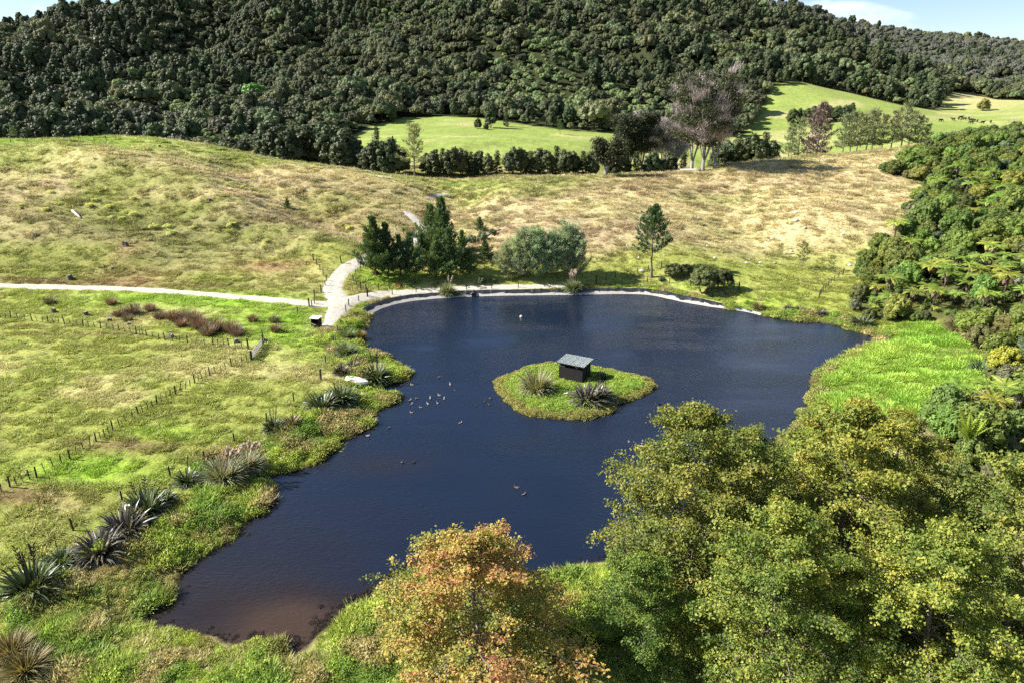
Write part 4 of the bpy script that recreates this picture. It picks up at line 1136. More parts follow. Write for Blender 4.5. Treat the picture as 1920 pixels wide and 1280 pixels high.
order = np.argsort(bpf)
shr, frn = [i for i in order if not isf[i]], [i for i in order if isf[i]]
tn = {0: 'rounded glossy green shrub', 1: 'small bright green shrub', 2: 'tall dark green shrub', 3: 'grey-green twiggy shrub', 4: 'fine-leaved olive shrub'}
def band(y): return 'on the lower hillside by the vivid grass flat' if y < 95 else ('halfway up the bush-clad hillside' if y < 140 else 'high on the bush-clad hillside')
for n_, i in enumerate(shr[:300]):
    k_ = int(rb.choice([0, 0, 1, 1, 2, 2, 3, 4]))
    s_ = rb.uniform(.72, 1.25) * (.72 if edge[i] < 1.5 else 1.0)
    c_ = rb.uniform(.8, 1.25)
    tree('native_shrub', bush[k_], (bc[i, 0], bc[i, 1], bz[i] - .2), float(rb.random() * 6.28), (s_, s_, s_ * rb.uniform(.8, 1.2)), (c_ * rb.uniform(.85, 1.25), c_, c_ * rb.uniform(.75, 1.05)), tn[k_] + ' ' + band(bc[i, 1]), 'shrub', tn[k_] + 's ' + band(bc[i, 1]))
for n_, i in enumerate(frn[:220]):
    s_ = rb.uniform(.75, 1.15)
    c_ = rb.uniform(.75, 1.2)
    tree('tree_fern', fern[n_ % 3], (bc[i, 0], bc[i, 1], bz[i] - .2), float(rb.random() * 6.28), (s_, s_, s_), (c_ * rb.uniform(.8, 1.15), c_, c_), 'yellow-green tree fern with spreading fronds ' + band(bc[i, 1]), 'tree fern', 'tree ferns ' + band(bc[i, 1]), (rb.normal() * .06, rb.normal() * .06))
left = np.array(shr[300:] + frn[220:], int)
def fuse(parts):
    """the parts of a plant as one mesh with the scattering leaf colours"""
    me = bpy.data.meshes.new('plant')
    V, F, t, mi, o_ = [], [], [], [], 0
    for k, (_, m_) in enumerate(parts):
        V += [tuple(v.co) for v in m_.vertices]
        F += [tuple(i + o_ for i in p_.vertices) for p_ in m_.polygons]
        t += [d.value for d in m_.attributes['tint'].data]; mi += [k] * len(m_.polygons); o_ += len(m_.vertices)
        me.materials.append(m_.materials[0])
    me.from_pydata(V, [], F)
    at_ = me.attributes.new('tint', 'FLOAT', 'FACE'); at_.data.foreach_set('value', t)
    me.polygons.foreach_set('material_index', mi)
    me.update()
    return me
fb = [fuse(x) for x in (bush[0], bush[1], bush[4], fern[1])]
uc = inpoly_rand(rb, BUSH, 11000)
uc = spaced(rb, uc, 1.3)
upx, upy, _ = project(uc[:, 0], uc[:, 1], hgt(uc[:, 0], uc[:, 1]))
uc = uc[(upx < 2000) & (upy < 1320)]
fp = np.concatenate([bc[left], uc]); nl_ = len(left)
sc_ = np.concatenate([rb.uniform(.8, 1.2, nl_), rb.uniform(.28, .5, len(uc))])
scatter('bush_undergrowth', np.stack([fp[:, 0], fp[:, 1], hgt(fp[:, 0], fp[:, 1]) - .1], -1), np.stack([sc_ * 0, sc_ * 0, rb.random(len(fp)) * 6.28], -1), np.repeat(sc_, 3).reshape(-1, 3), np.ones((len(fp), 3)), rb.choice([0, 1, 1, 2, 3], len(fp)), fb, 'low tangled undergrowth and distant shrubs filling the bush hillside', 'undergrowth')
print('bush', nb_, len(shr), len(frn), 'under', len(uc))
# single plants of the bush edge
nk = MB(); nk = fern_fronds(R_(450), 12, 3.0, .35, z=2.2, up=1.25, npin=12, pl=.16)
nkt = MB(); nkt.tube([(0, 0, -.3), (0, 0, 1.5), (0, 0, 1.9), (0, 0, 2.3)], [.14, .13, .2, .1], 8)
g = G(1806, 866)
tree('nikau_palm', [('trunk', nkt.mesh('palm_trunk', BARK, True)), ('fronds', nk.mesh('palm_fronds', M_FERN))], (g[0], g[1], g[2]), 0, 1.15, (.9, .95, .8), 'palm with upright yellow-green fronds and bare trunk below the ferns', 'palm')
g = G(1877, 700)
tree('native_shrub', [(a_[0], a_[1]) for a_ in bushmesh(455, 2.3, 4.0, 1.6, 44, .62, 40, .26, .17, M_BUSHY, BARK, -.5, 4, .06)], (g[0], g[1], g[2]), 0, (1.0, 1.0, 1.0), None, 'bright yellow rounded shrub at the edge of the bush', 'shrub')

# ------------------------------------------------------------------ flax, toetoe and rushes
flaxm = {}
def flax_mesh(s, mat, n=95, L=(1.1, 2.1), wd=.17):
    return blades(R_(s), n, L[0], L[1], wd, .05, 1.25, 1.9, .6).mesh('flax_leaves', mat)
for s, mat in ((1, M_FLAX), (2, M_FLAX), (3, M_FLAXB), (4, M_FLAXB)): flaxm[s] = flax_mesh(460 + s, mat, 360)
stk = MB(); stk.tube([(0, 0, 0), (.08, 0, 1.5), (.28, .05, 3.1)], [.03, .025, .012], 5)
for k_ in range(9):
    stk.tube(arc((.12 + k_ * .018, 0.01, 1.8 + k_ * .14), k_ * 3.14 + .3, .7, .26, .4, 2), [.03, .045, .01], 4)
stk = stk.mesh('flower_stalk', M_STALK)
def plume(r, H):
    m = MB(); m.tube([(0, 0, 0), (.05, 0, H * .7), (.2, 0, H)], [.015, .012, .006], 4, .4)
    n = 60
    u = r.random(n)
    P = np.stack([.05 + .18 * u + r.normal(size=n) * .05, r.normal(size=n) * .05, H * .72 + u * H * .28], -1)
    m.quads(leaves(P, np.stack([.4 + r.normal(size=n) * .3, r.normal(size=n) * .3, 1 + u * 0], -1), rvec(r, n), .34, .09), np.clip(.6 + r.normal(size=n) * .2, 0, 1))
    return m.mesh('plume', M_PLUME)
plm = plume(R_(470), 2.6)
toem = [blades(R_(475 + s), 640, 1.2, 2.3, .085, .04, 1.0, 1.2, .55).mesh('toetoe_leaves', M_TOE) for s in (1, 2)]
rushm = [blades(R_(480 + s), 300, .8, 1.5, .05, .02, .8, .35, .5, seg=3).mesh('rush_leaves', M_RUSH) for s in (1, 2)]
def where(px, py):
    g = G(px, py)
    dI = float(sdist(ISL, np.array([g[0]]), np.array([g[1]]))[0])
    if dI < 0:
        q = W0(px, py, .5); return (float(q[0]), float(q[1]), float(isl_h(q[0], q[1])))
    return (g[0], g[1], max(g[2], .1))
def flax(px, py, k, kind, label, stalks=0, c=None, wide=1.0, group=None, rot=None):
    k = k * .86
    e = obj('flax_plant', None, None, where(px, py), (0, 0, px * .7 if rot is None else rot), (k * wide, k * wide, k))
    obj('leaves', flaxm[kind], e, color=c)
    for i in range(stalks):
        a = i * 2.2 + px
        obj('flower_stalk', stk, e, (.22 * math.cos(a), .22 * math.sin(a), .1), (.12 * math.sin(a), .12 * math.cos(a), a))
    tag(e, label, 'flax', group)
def toetoe(px, py, k, label, plumes=0, c=None, wide=1.0, kind=0):
    e = obj('toetoe_plant', None, None, where(px, py), (0, 0, px * .3), (k * wide, k * wide, k))
    obj('leaves', toem[kind], e, color=c)
    for i in range(plumes):
        a = i * 2.4
        obj('plume', plm, e, (.5 * math.cos(a) * (i / max(plumes, 1)) ** .5, .5 * math.sin(a) * (i / max(plumes, 1)) ** .5, .1), (.30 * math.sin(a), .30 * math.cos(a), a), .95 + .1 * (i % 3))
    tag(e, label, 'toetoe')
flax(62, 1108, 1.6, 1, 'large dark green flax with seed stalks at the near end of the left bank', 4)
flax(116, 1060, 1.0, 2, 'green flax beside the largest one on the left bank', 1)
flax(186, 1040, 1.6, 3, 'silvery bronze flax, nearer of the dark pair on the left bank', 0)
flax(236, 1000, 1.6, 4, 'brown-bronze flax, farther of the dark pair on the left bank', 0)
flax(276, 962, 1.5, 1, 'upright green flax just beyond the bronze pair', 2)
flax(310, 940, .85, 2, 'small green flax between the upright flax and the post', 0)
flax(352, 905, .95, 2, 'small dark flax before the plumed toetoe on the left bank', 1)
toetoe(420, 898, 1.22, 'broad pale toetoe with many pinkish plumes on the left bank', 9, None, 1.2)
toetoe(462, 880, 1.12, 'second plumed toetoe behind the broad pale one', 7, (.95, .9, .9), 1.15, 1)
flax(513, 806, 1.05, 1, 'glossy green flax with tall stalks beyond the toetoe', 3)
flax(548, 798, .95, 4, 'rust-tinged flax beside the glossy green one', 0, (1.8, 1.4, .9))
flax(604, 766, 1.6, 2, 'dark flax in front of the upturned boat', 0)
flax(640, 752, 1.6, 1, 'dark broad flax touching the upturned boat', 0)
flax(622, 757, 1.05, 4, 'bronze flax between the two dark ones near the boat', 0, (1.1, 1.2, 1.0))
flax(706, 712, 1.5, 1, 'flax with tall dark seed stalks on the grassy point by the boat', 4)
flax(686, 706, .8, 2, 'small flax left of the stalked one on the grassy point', 0)
flax(662, 690, .8, 3, 'dark little flax behind the upturned boat', 0)
flax(640, 700, .95, 4, 'brown flax at the back of the boat beside the fence post', 0, (1.0, .85, .7))
toetoe(648, 664, 1.05, 'grey-green toetoe on the bank between fence and water', 0, (.8, .95, .85), 1.0, 1)
toetoe(652, 634, .85, 'smaller toetoe beside the liner corner', 0, (.85, 1.0, .85), 1.0)
toetoe(678, 636, .75, 'rust-coloured sedge clump at the liner end in the water edge', 0, (.9, .6, .3), .8, 1)
toetoe(839, 551, 1.25, 'pale toetoe clump on the dam above the liner', 3, (1.0, 1.1, .9), .85)
toetoe(1073, 546, 1.35, 'pink-plumed pampas on the dam in front of the willows', 9, (.9, 1.05, .85), .85, 1)
flax(1619, 612, 1.45, 2, 'tall flax with pale drooping tips at the bush corner of the pond', 0, (1.3, 1.25, 1.3))
flax(1608, 610, 1.2, 3, 'bronze flax nestled against the tall one at the bush corner', 0, (1.2, 1.2, 1.0))
flax(1540, 590, .75, 3, 'low bronze flax on the far bank near the bush', 0)
flax(1498, 583, .7, 1, 'low green flax midway along the far right bank', 0)
flax(1478, 580, .65, 3, 'small bronze flax at the liner end of the far bank', 0)
toetoe(1420, 580, .85, 'pale toetoe where the liner ends on the far bank', 3, (1.1, 1.0, .7), .9)
flax(1838, 696, 1.2, 1, 'blue-grey flax at the top of the vivid grass flat', 0, (1.8, 2.0, 2.4))
toetoe(1860, 640, 1.3, 'tall straw-pale reeds behind the blue-grey flax', 0, (1.9, 1.6, 1.4), 1.5)
toetoe(1880, 620, 1.3, 'straw-pale reeds at the upper edge of the grass flat', 0, (1.9, 1.65, 1.35), 1.6, 1)
toetoe(1840, 628, 1.1, 'brownish dry reeds beside the straw-pale ones', 0, (1.3, .95, .8), 1.5, 1)
toetoe(1800, 616, 1.0, 'dark brown dry reeds in the shade of the bush', 0, (.9, .68, .6), 1.5)
toetoe(1006, 735, 1.75, 'pale feathery toetoe on the island left of the hut', 0, (1.15, 1.1, 1.0), .85, 1)
flax(1101, 752, 1.8, 3, 'dark glossy flax on the island in front of the hut', 0, (1.0, 1.05, 1.0))
flax(1122, 748, 1.5, 4, 'smaller bronze flax at the hut corner on the island', 1)
flax(1128, 712, .8, 1, 'little flax behind the hut on the island', 1)
grs = 'brown rush clumps below the track'
for i, (px, py, k) in enumerate([(250,590,1.25),(225,594,1.0),(209,571,.85),(94,570,.9),(283,583,.9),(326,600,1.15),(345,600,1.0),(363,602,1.2),(374,616,1.3),(391,628,1.2),(405,619,1.3),(433,622,1.2),(445,630,1.0),(300,598,.9),(475,604,.8),(515,604,.8),(517,622,.8),(340,612,.9),(240,602,.8)]):
    e = obj('rush_clump', None, None, where(px, py), (0, 0, px), (k * 1.35, k * 1.35, k * 1.35))
    obj('leaves', rushm[i % 2], e, color=(.8 + .1 * (i % 3), .85 + .08 * (i % 4), .95))
    tag(e, 'bushy brown rush clump between the track and the paddock fence', 'rush', grs)
for px, py, k, lab in [(22, 1225, .95, 'straw-brown tussock at the bottom corner, nearer the flax'), (50, 1262, 1.0, 'straw-brown tussock at the bottom corner, nearer the frame')]:
    e = obj('tussock', None, None, where(px, py), (0, 0, 1), (k, k, k * .8)); obj('leaves', toem[0], e, color=(.85, .68, .48)); tag(e, lab, 'tussock')
# ferns around the pine clump
for px, py, k, lab in [(778, 532, .8, 'tree fern spreading in front of the pine clump'), (757, 440, .7, 'single tree fern by the track above the pines'), (868, 455, .75, 'tree fern behind the pine clump')]:
    g = G(px, py); tree('tree_fern', fern[1], (g[0], g[1], g[2] - .1), px, k, (.8, .9, .7), lab, 'tree fern')
for px, py, k, c, lab in [(905, 452, .75, (1.2, 1.25, 1.2), 'silver-grey shrub in the gully behind the pines'), (885, 455, .6, (1.1, 1.2, 1.1), 'smaller grey shrub next to the pines in the gully'), (925, 440, .5, (.6, .7, .6), 'dark shrub by the fallen log in the gully'), (905, 532, .55, (.5, .7, .5), 'low dark shrub between pine clump and willows'), (925, 530, .4, (.6, .75, .5), 'small low shrub next to the willows'), (1240, 528, .35, (1, 1.1, .8), 'tiny shrub at the foot of the lone pine')]:
    g = G(px, py); tree('shrub', bush[3], (g[0], g[1], g[2] - .1), px, (k * 1.25, k * 1.25, k), c, lab, 'shrub')
for px, py, lab in [(703, 512, 'dark red low plant at the track side of the pines'), (748, 536, 'small dark red plant under the pine clump')]:
    g = G(px, py); tree('red_shrub', bush[1], (g[0], g[1], g[2] - .3), px, (.5, .5, .25), (1.3, .35, .6), lab, 'shrub')
fe = 'pale fern clumps on the hillside'
for i, (px, py, k) in enumerate([(96,362,.7),(146,352,.6),(160,363,.7),(188,361,.6),(110,385,.8),(168,388,.9),(180,378,.8),(205,390,.8),(86,395,.7),(235,400,.8),(250,405,.9),(230,412,.7),(290,430,1.1),(315,428,.9),(322,440,1.0),(250,375,.8),(272,385,.7),(357,370,.7),(432,348,1.0),(452,354,.8),(470,358,.8),(435,425,1.0),(430,438,.9),(362,430,.7),(208,410,.6),(42,388,.7),(500,455,.7),(655,430,.9),(640,425,.6)]):
    g = G(px, py)
    e = obj('fern_clump', None, None, (g[0], g[1], g[2]), (0, 0, px), (k * .75, k * .75, k * .95)); obj('fronds', fern[1][1][1], e, (0, 0, -1.75), color=(1.7, 1.5, 2.2)); tag(e, 'pale lime fern clump on the left hillside', 'fern', fe)
# ------------------------------------------------------------------ hut on the island
M_BOARD = solidmat('stained_boards', (.008,.007,.007), (.022,.020,.019), 5, .8, .25, .5, (3, 3, .3))
M_TIN = solidmat('weathered_roofing', (.36,.38,.34), (.66,.68,.64), 3.5, .6, .4, .25)
M_POST = solidmat('weathered_post', (.030,.025,.020), (.085,.070,.058), 8, .9, .15, .5, (1, 1, .2))
M_WIRE = solidmat('fence_wire', (.10,.10,.10), (.14,.14,.14), 5, .95, .0)
M_RAIL = solidmat('pale_timber', (.32,.29,.25), (.52,.48,.43), 5, .85, .2, .3, (.4, 3, 3))
A = W0(1038, 675.6, 3.3); B = W0(1089.5, 686, 3.3)
ang = math.atan2(B[1] - A[1], B[0] - A[0])
ctr = (W0(1038, 675.6, 3.3) + W0(1118.5, 673.8, 3.3)) / 2
hut = obj('hut', None, None, (float(ctr[0]), float(ctr[1]), .45), (0, 0, ang))
WL, WD, WH = 3.55, 2.75, 2.75
def wall(name, x0, y0, x1, y1, gap):
    m = MB(); n = max(8, int(math.hypot(x1 - x0, y1 - y0) / .19))
    a_ = math.atan2(y1 - y0, x1 - x0); ln = math.hypot(x1 - x0, y1 - y0) / n
    rr = R_(int(abs(x0 * 100) + abs(y1 * 77)))
    for i in range(n):
        u = (i + .5) / n
        h = WH - .1 - (.42 if gap else 0)
        m.box((x0 + (x1 - x0) * u, y0 + (y1 - y0) * u, h / 2 - .2), (ln * .93, .03 + .012 * rr.random(), h + .4 + rr.normal() * .015), a_)
    if gap: m.box(((x0 + x1) / 2, (y0 + y1) / 2, WH - .12), (math.hypot(x1 - x0, y1 - y0), .05, .16), a_)
    return obj(name, m.mesh('hut_wall', M_BOARD), hut)
wall('wall', -WL/2, -WD/2, WL/2, -WD/2, True); wall('wall', WL/2, -WD/2 + .03, WL/2, WD/2 - .03, False); wall('wall', -WL/2, WD/2, WL/2, WD/2, False); wall('wall', -WL/2, -WD/2 + .03, -WL/2, WD/2 - .03, True)
pm = MB(); pm.box((0, 0, WH / 2 - .3), (.11, .11, WH + .5)); pm = pm.mesh('hut_post', M_BOARD)
for sx in (-1, 1):
    for sy in (-1, 1): obj('corner_post', pm, hut, (sx * (WL / 2 - .09), sy * (WD / 2 - .09), 0))
rl = MB(); rl.box((0, 0, 0), (.75, .04, .09)); obj('rail', rl.mesh('rail', M_RAIL), hut, (-WL / 2 + .5, -WD / 2 - .04, WH - .52))
fa = MB(); fa.box((0, -1.66, -.1), (4.1, .03, .13))
for yy in (-1.2, -.4, .4, 1.2): fa.box((0, yy, -.075), (4.0, .07, .05))
roof = obj('roof', fa.mesh('roof_frame', M_BOARD), hut, (0, 0, WH + .03))
for i in range(4):                                               # roofing sheets, each lapped over the last
    m = MB(); nx_ = 12; w_ = 1.08; x0 = -2.08 + i * 1.03
    xs = np.linspace(0, w_, nx_ * 2 + 1); zs = .022 * np.cos(np.arange(nx_ * 2 + 1) * math.pi)
    for k_ in range(nx_ * 2):
        for zz, yy0, yy1 in ((0, -1.68, 1.68),):
            m.quads([[(x0 + xs[k_], yy0, zs[k_]), (x0 + xs[k_ + 1], yy0, zs[k_ + 1]), (x0 + xs[k_ + 1], yy1, zs[k_ + 1]), (x0 + xs[k_], yy1, zs[k_])]])
    m.box((x0 + w_ / 2, 0, -.035), (w_ - .02, 3.34, .02))
    obj('roof_sheet', m.mesh('roof_sheet', M_TIN), roof, (0, 0, .04 + .012 * (i % 2)), (math.radians(2.2), 0, 0))
tag(hut, 'dark boarded hut with flat pale roof standing on the island', 'hut')

# ------------------------------------------------------------------ little open shelter by the track
M_WHITE = solidmat('pale_sheet', (.55,.55,.52), (.75,.75,.73), 3, .6)
g = G(594, 613)
sh = obj('shelter_box', None, None, (g[0], g[1], g[2]), (0, 0, -.25))
for nm, c_, s_ in [('back_panel', (0, .55, .8), (1.3, .05, 1.6)), ('side_panel', (-.65, 0, .8), (.05, 1.1, 1.6)), ('side_panel', (.65, 0, .8), (.05, 1.1, 1.6)), ('lower_panel', (.15, -.55, .35), (1.0, .05, .7))]:
    m = MB(); m.box(c_, s_); obj(nm, m.mesh(nm, M_BOARD), sh)
m = MB(); m.box((0, -.05, 1.66), (1.7, 1.5, .06), tilt=(.06, 0, 0)); obj('roof', m.mesh('shelter_roof', M_WHITE), sh)
m = MB(); m.box((-.25, -.62, .62), (.9, .05, .1), tilt=(0, .35, 0)); obj('brace', m.mesh('brace', M_RAIL), sh)
m = MB(); m.box((0, .1, .75), (1.2, .7, .04)); obj('shelf', m.mesh('shelf', M_BOARD), sh)
tag(sh, 'small dark open shelter box with pale roof beside the gravel spur', 'shelter')

# ------------------------------------------------------------------ fences
postm = MB(); postm.tube([(0, 0, -.4), (0, 0, .6), (.01, 0, 1.25)], [.09, .085, .078], 7); postm = postm.mesh('post', M_POST, False)
batm = MB(); batm.box((0, 0, .55), (.085, .06, 1.15)); batm = batm.mesh('batten', M_POST)
strm = MB(); strm.tube([(0, 0, -.4), (0, 0, .8), (0, 0, 1.55)], [.125, .12, .11], 8); strm = strm.mesh('strainer', M_POST, False)
def fence(pts, label, spacing=3.6, batten=2, ends=True, jit=.1, group=None, exact=False):
    rr = R_(int(pts[0][0] * 7 + pts[0][1]))
    P = np.array([G(*p)[:2] for p in pts])
    if not exact:
        s = np.concatenate([[0], np.cumsum(np.linalg.norm(np.diff(P, axis=0), axis=1))])
        n = max(2, int(round(s[-1] / spacing)) + 1)
        u = np.linspace(0, s[-1], n); u[1:-1] += rr.normal(size=n - 2) * jit * spacing
        P = np.stack([np.interp(u, s, P[:, k]) for k in (0, 1)], -1)
    z = np.maximum(hgt(P[:, 0], P[:, 1]), .1)
    e = obj('fence', None, None, (P[0, 0], P[0, 1], z[0]))
    O = np.array(e.location)
    for i in range(len(P)):
        big = ends and i in (0, len(P) - 1)
        obj('strainer_post' if big else 'post', strm if big else postm, e, tuple(np.array((P[i, 0], P[i, 1], z[i])) - O), (rr.normal() * .05, rr.normal() * .05, rr.random() * 6), (1, 1, rr.uniform(.88, 1.1)))
        if i < len(P) - 1:
            for b in range(batten):
                q = P[i] + (P[i + 1] - P[i]) * (b + 1) / (batten + 1)
                obj('batten', batm, e, tuple(np.array((q[0], q[1], max(float(hgt(*q)), .1))) - O), (rr.normal() * .07, rr.normal() * .07, rr.random() * 6), (1, 1, rr.uniform(.75, 1.05)))
    for h in (.3, .6, .85, 1.08):
        m = MB(); m.tube(np.stack([P[:, 0] - O[0], P[:, 1] - O[1], z - O[2] + h], -1), .008, 3, cap=False)
        obj('wire', m.mesh('wire', M_WIRE), e)
    tag(e, label, 'fence', group)
fence([(-40,592),(0,597),(60,602),(120,608),(200,618),(260,628),(320,640),(380,648),(440,651),(466,655)], 'post and batten fence along the far side of the grazed paddock', 3.6, 2)
fence([(466,655),(490,634),(520,612),(552,592),(580,576)], 'short fence climbing from the paddock gate to the track', 5.5, 0)
fence([(472,676),(440,684),(400,702),(360,722),(315,748),(262,778),(215,806),(165,838),(110,880),(60,898),(0,922),(-50,945)], 'long post and batten fence running down the near side of the paddock', 3.4, 3)
fence([(689,558),(673,566),(654,574),(649,586),(639,611),(633,624),(625,642),(618,660),(610,682),(602,712)], 'line of posts between the gravel spur and the pond corner', 3, 0, exact=True)
fence([(602,712),(551,752),(500,790),(440,830),(382,866),(320,895),(230,940),(138,994),(60,1040)], 'widely spaced post fence behind the flax on the left bank', 8, 0, exact=True, ends=False)
fence([(689,556),(736,554),(780,549),(826,547),(875,545),(922,543),(972,541),(1021,538),(1070,538),(1118,535),(1166,533),(1214,530),(1255,533),(1294,537),(1340,541),(1385,545)], 'line of posts along the top of the dam above the liner', 3, 0, exact=True)
fence([(687,548),(710,545),(730,542),(772,538),(821,537),(866,534),(910,532),(960,530)], 'fence on the pine side of the dam track', 3, 0, exact=True)
fence([(1118,531),(1136,525),(1154,520),(1175,517),(1195,513),(1215,508),(1240,503)], 'fence angling up from the willows past the lone pine', 3, 0, exact=True)
fence([(677,545),(669,537),(663,528),(668,517),(675,508),(677,496),(690,488)], 'curved fence inside the bend of the rising track', 3, 1, exact=True)
fence([(602,549),(610,537),(612,528),(606,514),(600,507),(594,497),(588,489)], 'short fence on the hill side of the rising track', 3, 0, exact=True)
fence([(590,560),(590,571),(585,575),(580,575)], 'cluster of gate posts where the tracks meet', 3, 0, exact=True)
fence([(1440,301),(1490,302),(1540,304),(1590,310),(1640,318),(1690,331),(1720,338)], 'fence along the tan ridge down to the bush', 4.2, 1)
fence([(1535,560),(1545,545),(1556,532),(1568,524),(1580,516)], 'short dark fence running up beside the bush corner', 2.0, 0)
fence([(1345,543),(1362,541),(1385,545)], 'tiny fence behind the tea-trees', 1.6, 0, False)
fence([(640,494),(652,485),(664,480),(700,462),(740,440),(755,415),(750,395)], 'fence following the upper track behind the pines', 5, 0)
fence([(20,268),(80,266),(140,266),(200,265)], 'thin fence on the green hilltop', 5, 0)
# gate panel
a, b = np.array(G(472, 676)), np.array(G(493, 649))
gt_ = obj('gate', None, None, tuple(a), (0, 0, math.atan2(b[1] - a[1], b[0] - a[0])))
Lg = float(np.hypot(*(b - a)[:2]))
for k_ in range(5):
    m = MB(); m.box((Lg / 2, 0, .22 + k_ * .22), (Lg, .05, .13)); obj('rail', m.mesh('rail', M_RAIL), gt_)
for u in (.03, .5, .97):
    m = MB(); m.box((Lg * u, .055, .62), (.1, .05, 1.2)); obj('upright', m.mesh('upright', M_POST), gt_)
for u in (0, 1): obj('post', strm, gt_, (Lg * u + (.2 if u else -.2), 0, 0))
tag(gt_, 'pale timber rail gate where the two paddock fences meet', 'gate')

# ------------------------------------------------------------------ upturned boat, buoy, pipe
M_BOAT = solidmat('boat_paint', (.62,.52,.50), (.80,.74,.71), 1.5, .5, .4)
hb = MB(); ns, nr_ = 14, 9
V = []
for i in range(ns):
    u = i / (ns - 1); wdt = .68 * math.sin(math.pi * (.16 + .84 * u) ** .85) ** .8 * (1 if u < .97 else .4); wdt = max(wdt, .03); hh = .52 * (1 - .35 * u ** 3)
    for j in range(nr_):
        t = math.pi * j / (nr_ - 1)
        V.append((-1.5 + 3.0 * u, wdt * math.cos(t), hh * math.sin(t) ** .7))
F = [(i * nr_ + j, (i + 1) * nr_ + j, (i + 1) * nr_ + j + 1, i * nr_ + j + 1) for i in range(ns - 1) for j in range(nr_ - 1)]
hb.add(V, F); hb.f.append((np.arange(nr_)[None, :], np.array([.5]), 0))
g = where(671, 718)
bt = obj('rowing_boat', None, None, (g[0], g[1], g[2] + .25), (0.12, 0, -.35), 1.12)
hull = obj('hull', hb.mesh('hull', M_BOAT, True), bt)
kl = MB(); kl.box((0, 0, .53), (2.5, .05, .07)); obj('keel', kl.mesh('keel', M_RAIL), hull)
for sy in (-1, 1):
    m = MB(); m.tube([(-1.45, sy * .46, .03), (-.6, sy * .69, .03), (.4, sy * .66, .03), (1.45, sy * .08, .03)], .035, 6); obj('gunwale', m.mesh('gunwale', M_RAIL), hull)
tag(bt, 'upturned pinkish-white rowing boat lying among the flax', 'boat')
def lathe(prof, n=14):
    m = MB(); th_ = np.arange(n) * 2 * np.pi / n
    V = np.concatenate([np.stack([r_ * np.cos(th_), r_ * np.sin(th_), np.full(n, z_)], -1) for r_, z_ in prof])
    F = [(i * n + j, i * n + (j + 1) % n, (i + 1) * n + (j + 1) % n, (i + 1) * n + j) for i in range(len(prof) - 1) for j in range(n)]
    m.add(V, F); return m
q = W0(977, 595)
by_ = obj('buoy', None, None, (float(q[0]), float(q[1]), .02), (.1, .15, 0), .75)
obj('float', lathe([(.02, -.2), (.22, -.15), (.33, .02), (.36, .18), (.3, .36), (.16, .47), (.05, .5), (.02, .5)]).mesh('float', solidmat('buoy_plastic', (.62,.55,.48), (.72,.66,.60), 3, .5), True), by_)
obj('ring', lathe([(.05, .5), (.09, .52), (.09, .58), (.04, .6), (.02, .6)], 8).mesh('ring', M_POST, True), by_)
tag(by_, 'single pale round buoy floating on the far water', 'buoy')
M_BLACK = solidmat('black_plastic', (.008,.008,.009), (.02,.02,.022), 3, .5)
pp = MB()
for r_ in (.42, .36): pp.tube([(0, -.35, .12), (0, .2, .3), (0, .9, .5)], r_, 14, cap=False)
pp.add([(.42 * math.cos(t) if k_ == 0 else .36 * math.cos(t), -.35, .12 + (.42 if k_ == 0 else .36) * math.sin(t)) for k_ in (0, 1) for t in np.arange(14) * 2 * np.pi / 14], [(j, (j + 1) % 14, 14 + (j + 1) % 14, 14 + j) for j in range(14)])
q = W0(888, 557)
tag(obj('culvert_pipe', pp.mesh('culvert_pipe', M_BLACK, True), None, (float(q[0]), float(q[1]) + .3, .15)), 'black culvert pipe mouth in the liner of the far bank', 'pipe')

# ------------------------------------------------------------------ ducks
def duck_mesh(cb, ch):
    m = MB()
    n = 10
    sec = [(-.34, .16, .015, .01), (-.26, .13, .06, .045), (-.15, .10, .125, .10), (0, .085, .155, .125), (.13, .09, .14, .12), (.20, .14, .09, .09), (.225, .22, .05, .05), (.235, .29, .045, .042), (.255, .345, .062, .055), (.285, .365, .058, .05), (.325, .36, .03, .028), (.37, .345, .028, .012), (.40, .34, .016, .006)]
    P = np.array([(s_[0], 0, s_[1]) for s_ in sec]); T_ = np.gradient(P, axis=0); T_ /= np.linalg.norm(T_, axis=1, keepdims=True)
    th_ = np.arange(n) * 2 * np.pi / n
    V = []
    for s_, p_, t_ in zip(sec, P, T_):
        up = np.array((-t_[2], 0, t_[0]))
        V.append(p_ + np.cos(th_)[:, None] * np.array((0, 1, 0)) * s_[2] + np.sin(th_)[:, None] * up * s_[3])
    F = [(i * n + j, i * n + (j + 1) % n, (i + 1) * n + (j + 1) % n, (i + 1) * n + j) for i in range(len(sec) - 1) for j in range(n)]
    F = np.array(F)
    nb0, nb1 = 5 * n, 9 * n
    m.add(np.concatenate(V), F[:nb0])
    m.f.append((F[nb0:nb1], np.full(nb1 - nb0, .5), 1)); m.f.append((F[nb1:], np.full(len(F) - nb1, .5), 2))
    me = m.mesh('duck_body', [cb, ch, M_BLACK], True)
    return me
fe_ = [solidmat('feather_%d' % i, c0, c1, 9, .7) for i, (c0, c1) in enumerate([((.10,.07,.05), (.18,.13,.10)), ((.36,.33,.31), (.55,.53,.51)), ((.015,.014,.013), (.05,.042,.036)), ((.12,.09,.07), (.24,.19,.16))])]
dm = {'pale': duck_mesh(fe_[3], fe_[1]), 'brown': duck_mesh(fe_[0], fe_[3]), 'dark': duck_mesh(fe_[2], fe_[2])}
wing = MB(); wing.quads(leaves(np.array([(-.05, .13, .13), (-.08, .135, .10)]), np.array([(-1., -.05, .05)] * 2), np.array([(0, .9, .5)] * 2), .36, .15), .5); wing.quads(leaves(np.array([(-.05, -.13, .13), (-.08, -.135, .10)]), np.array([(-1., .05, .05)] * 2), np.array([(0, -.9, .5)] * 2), .36, .15), .5)
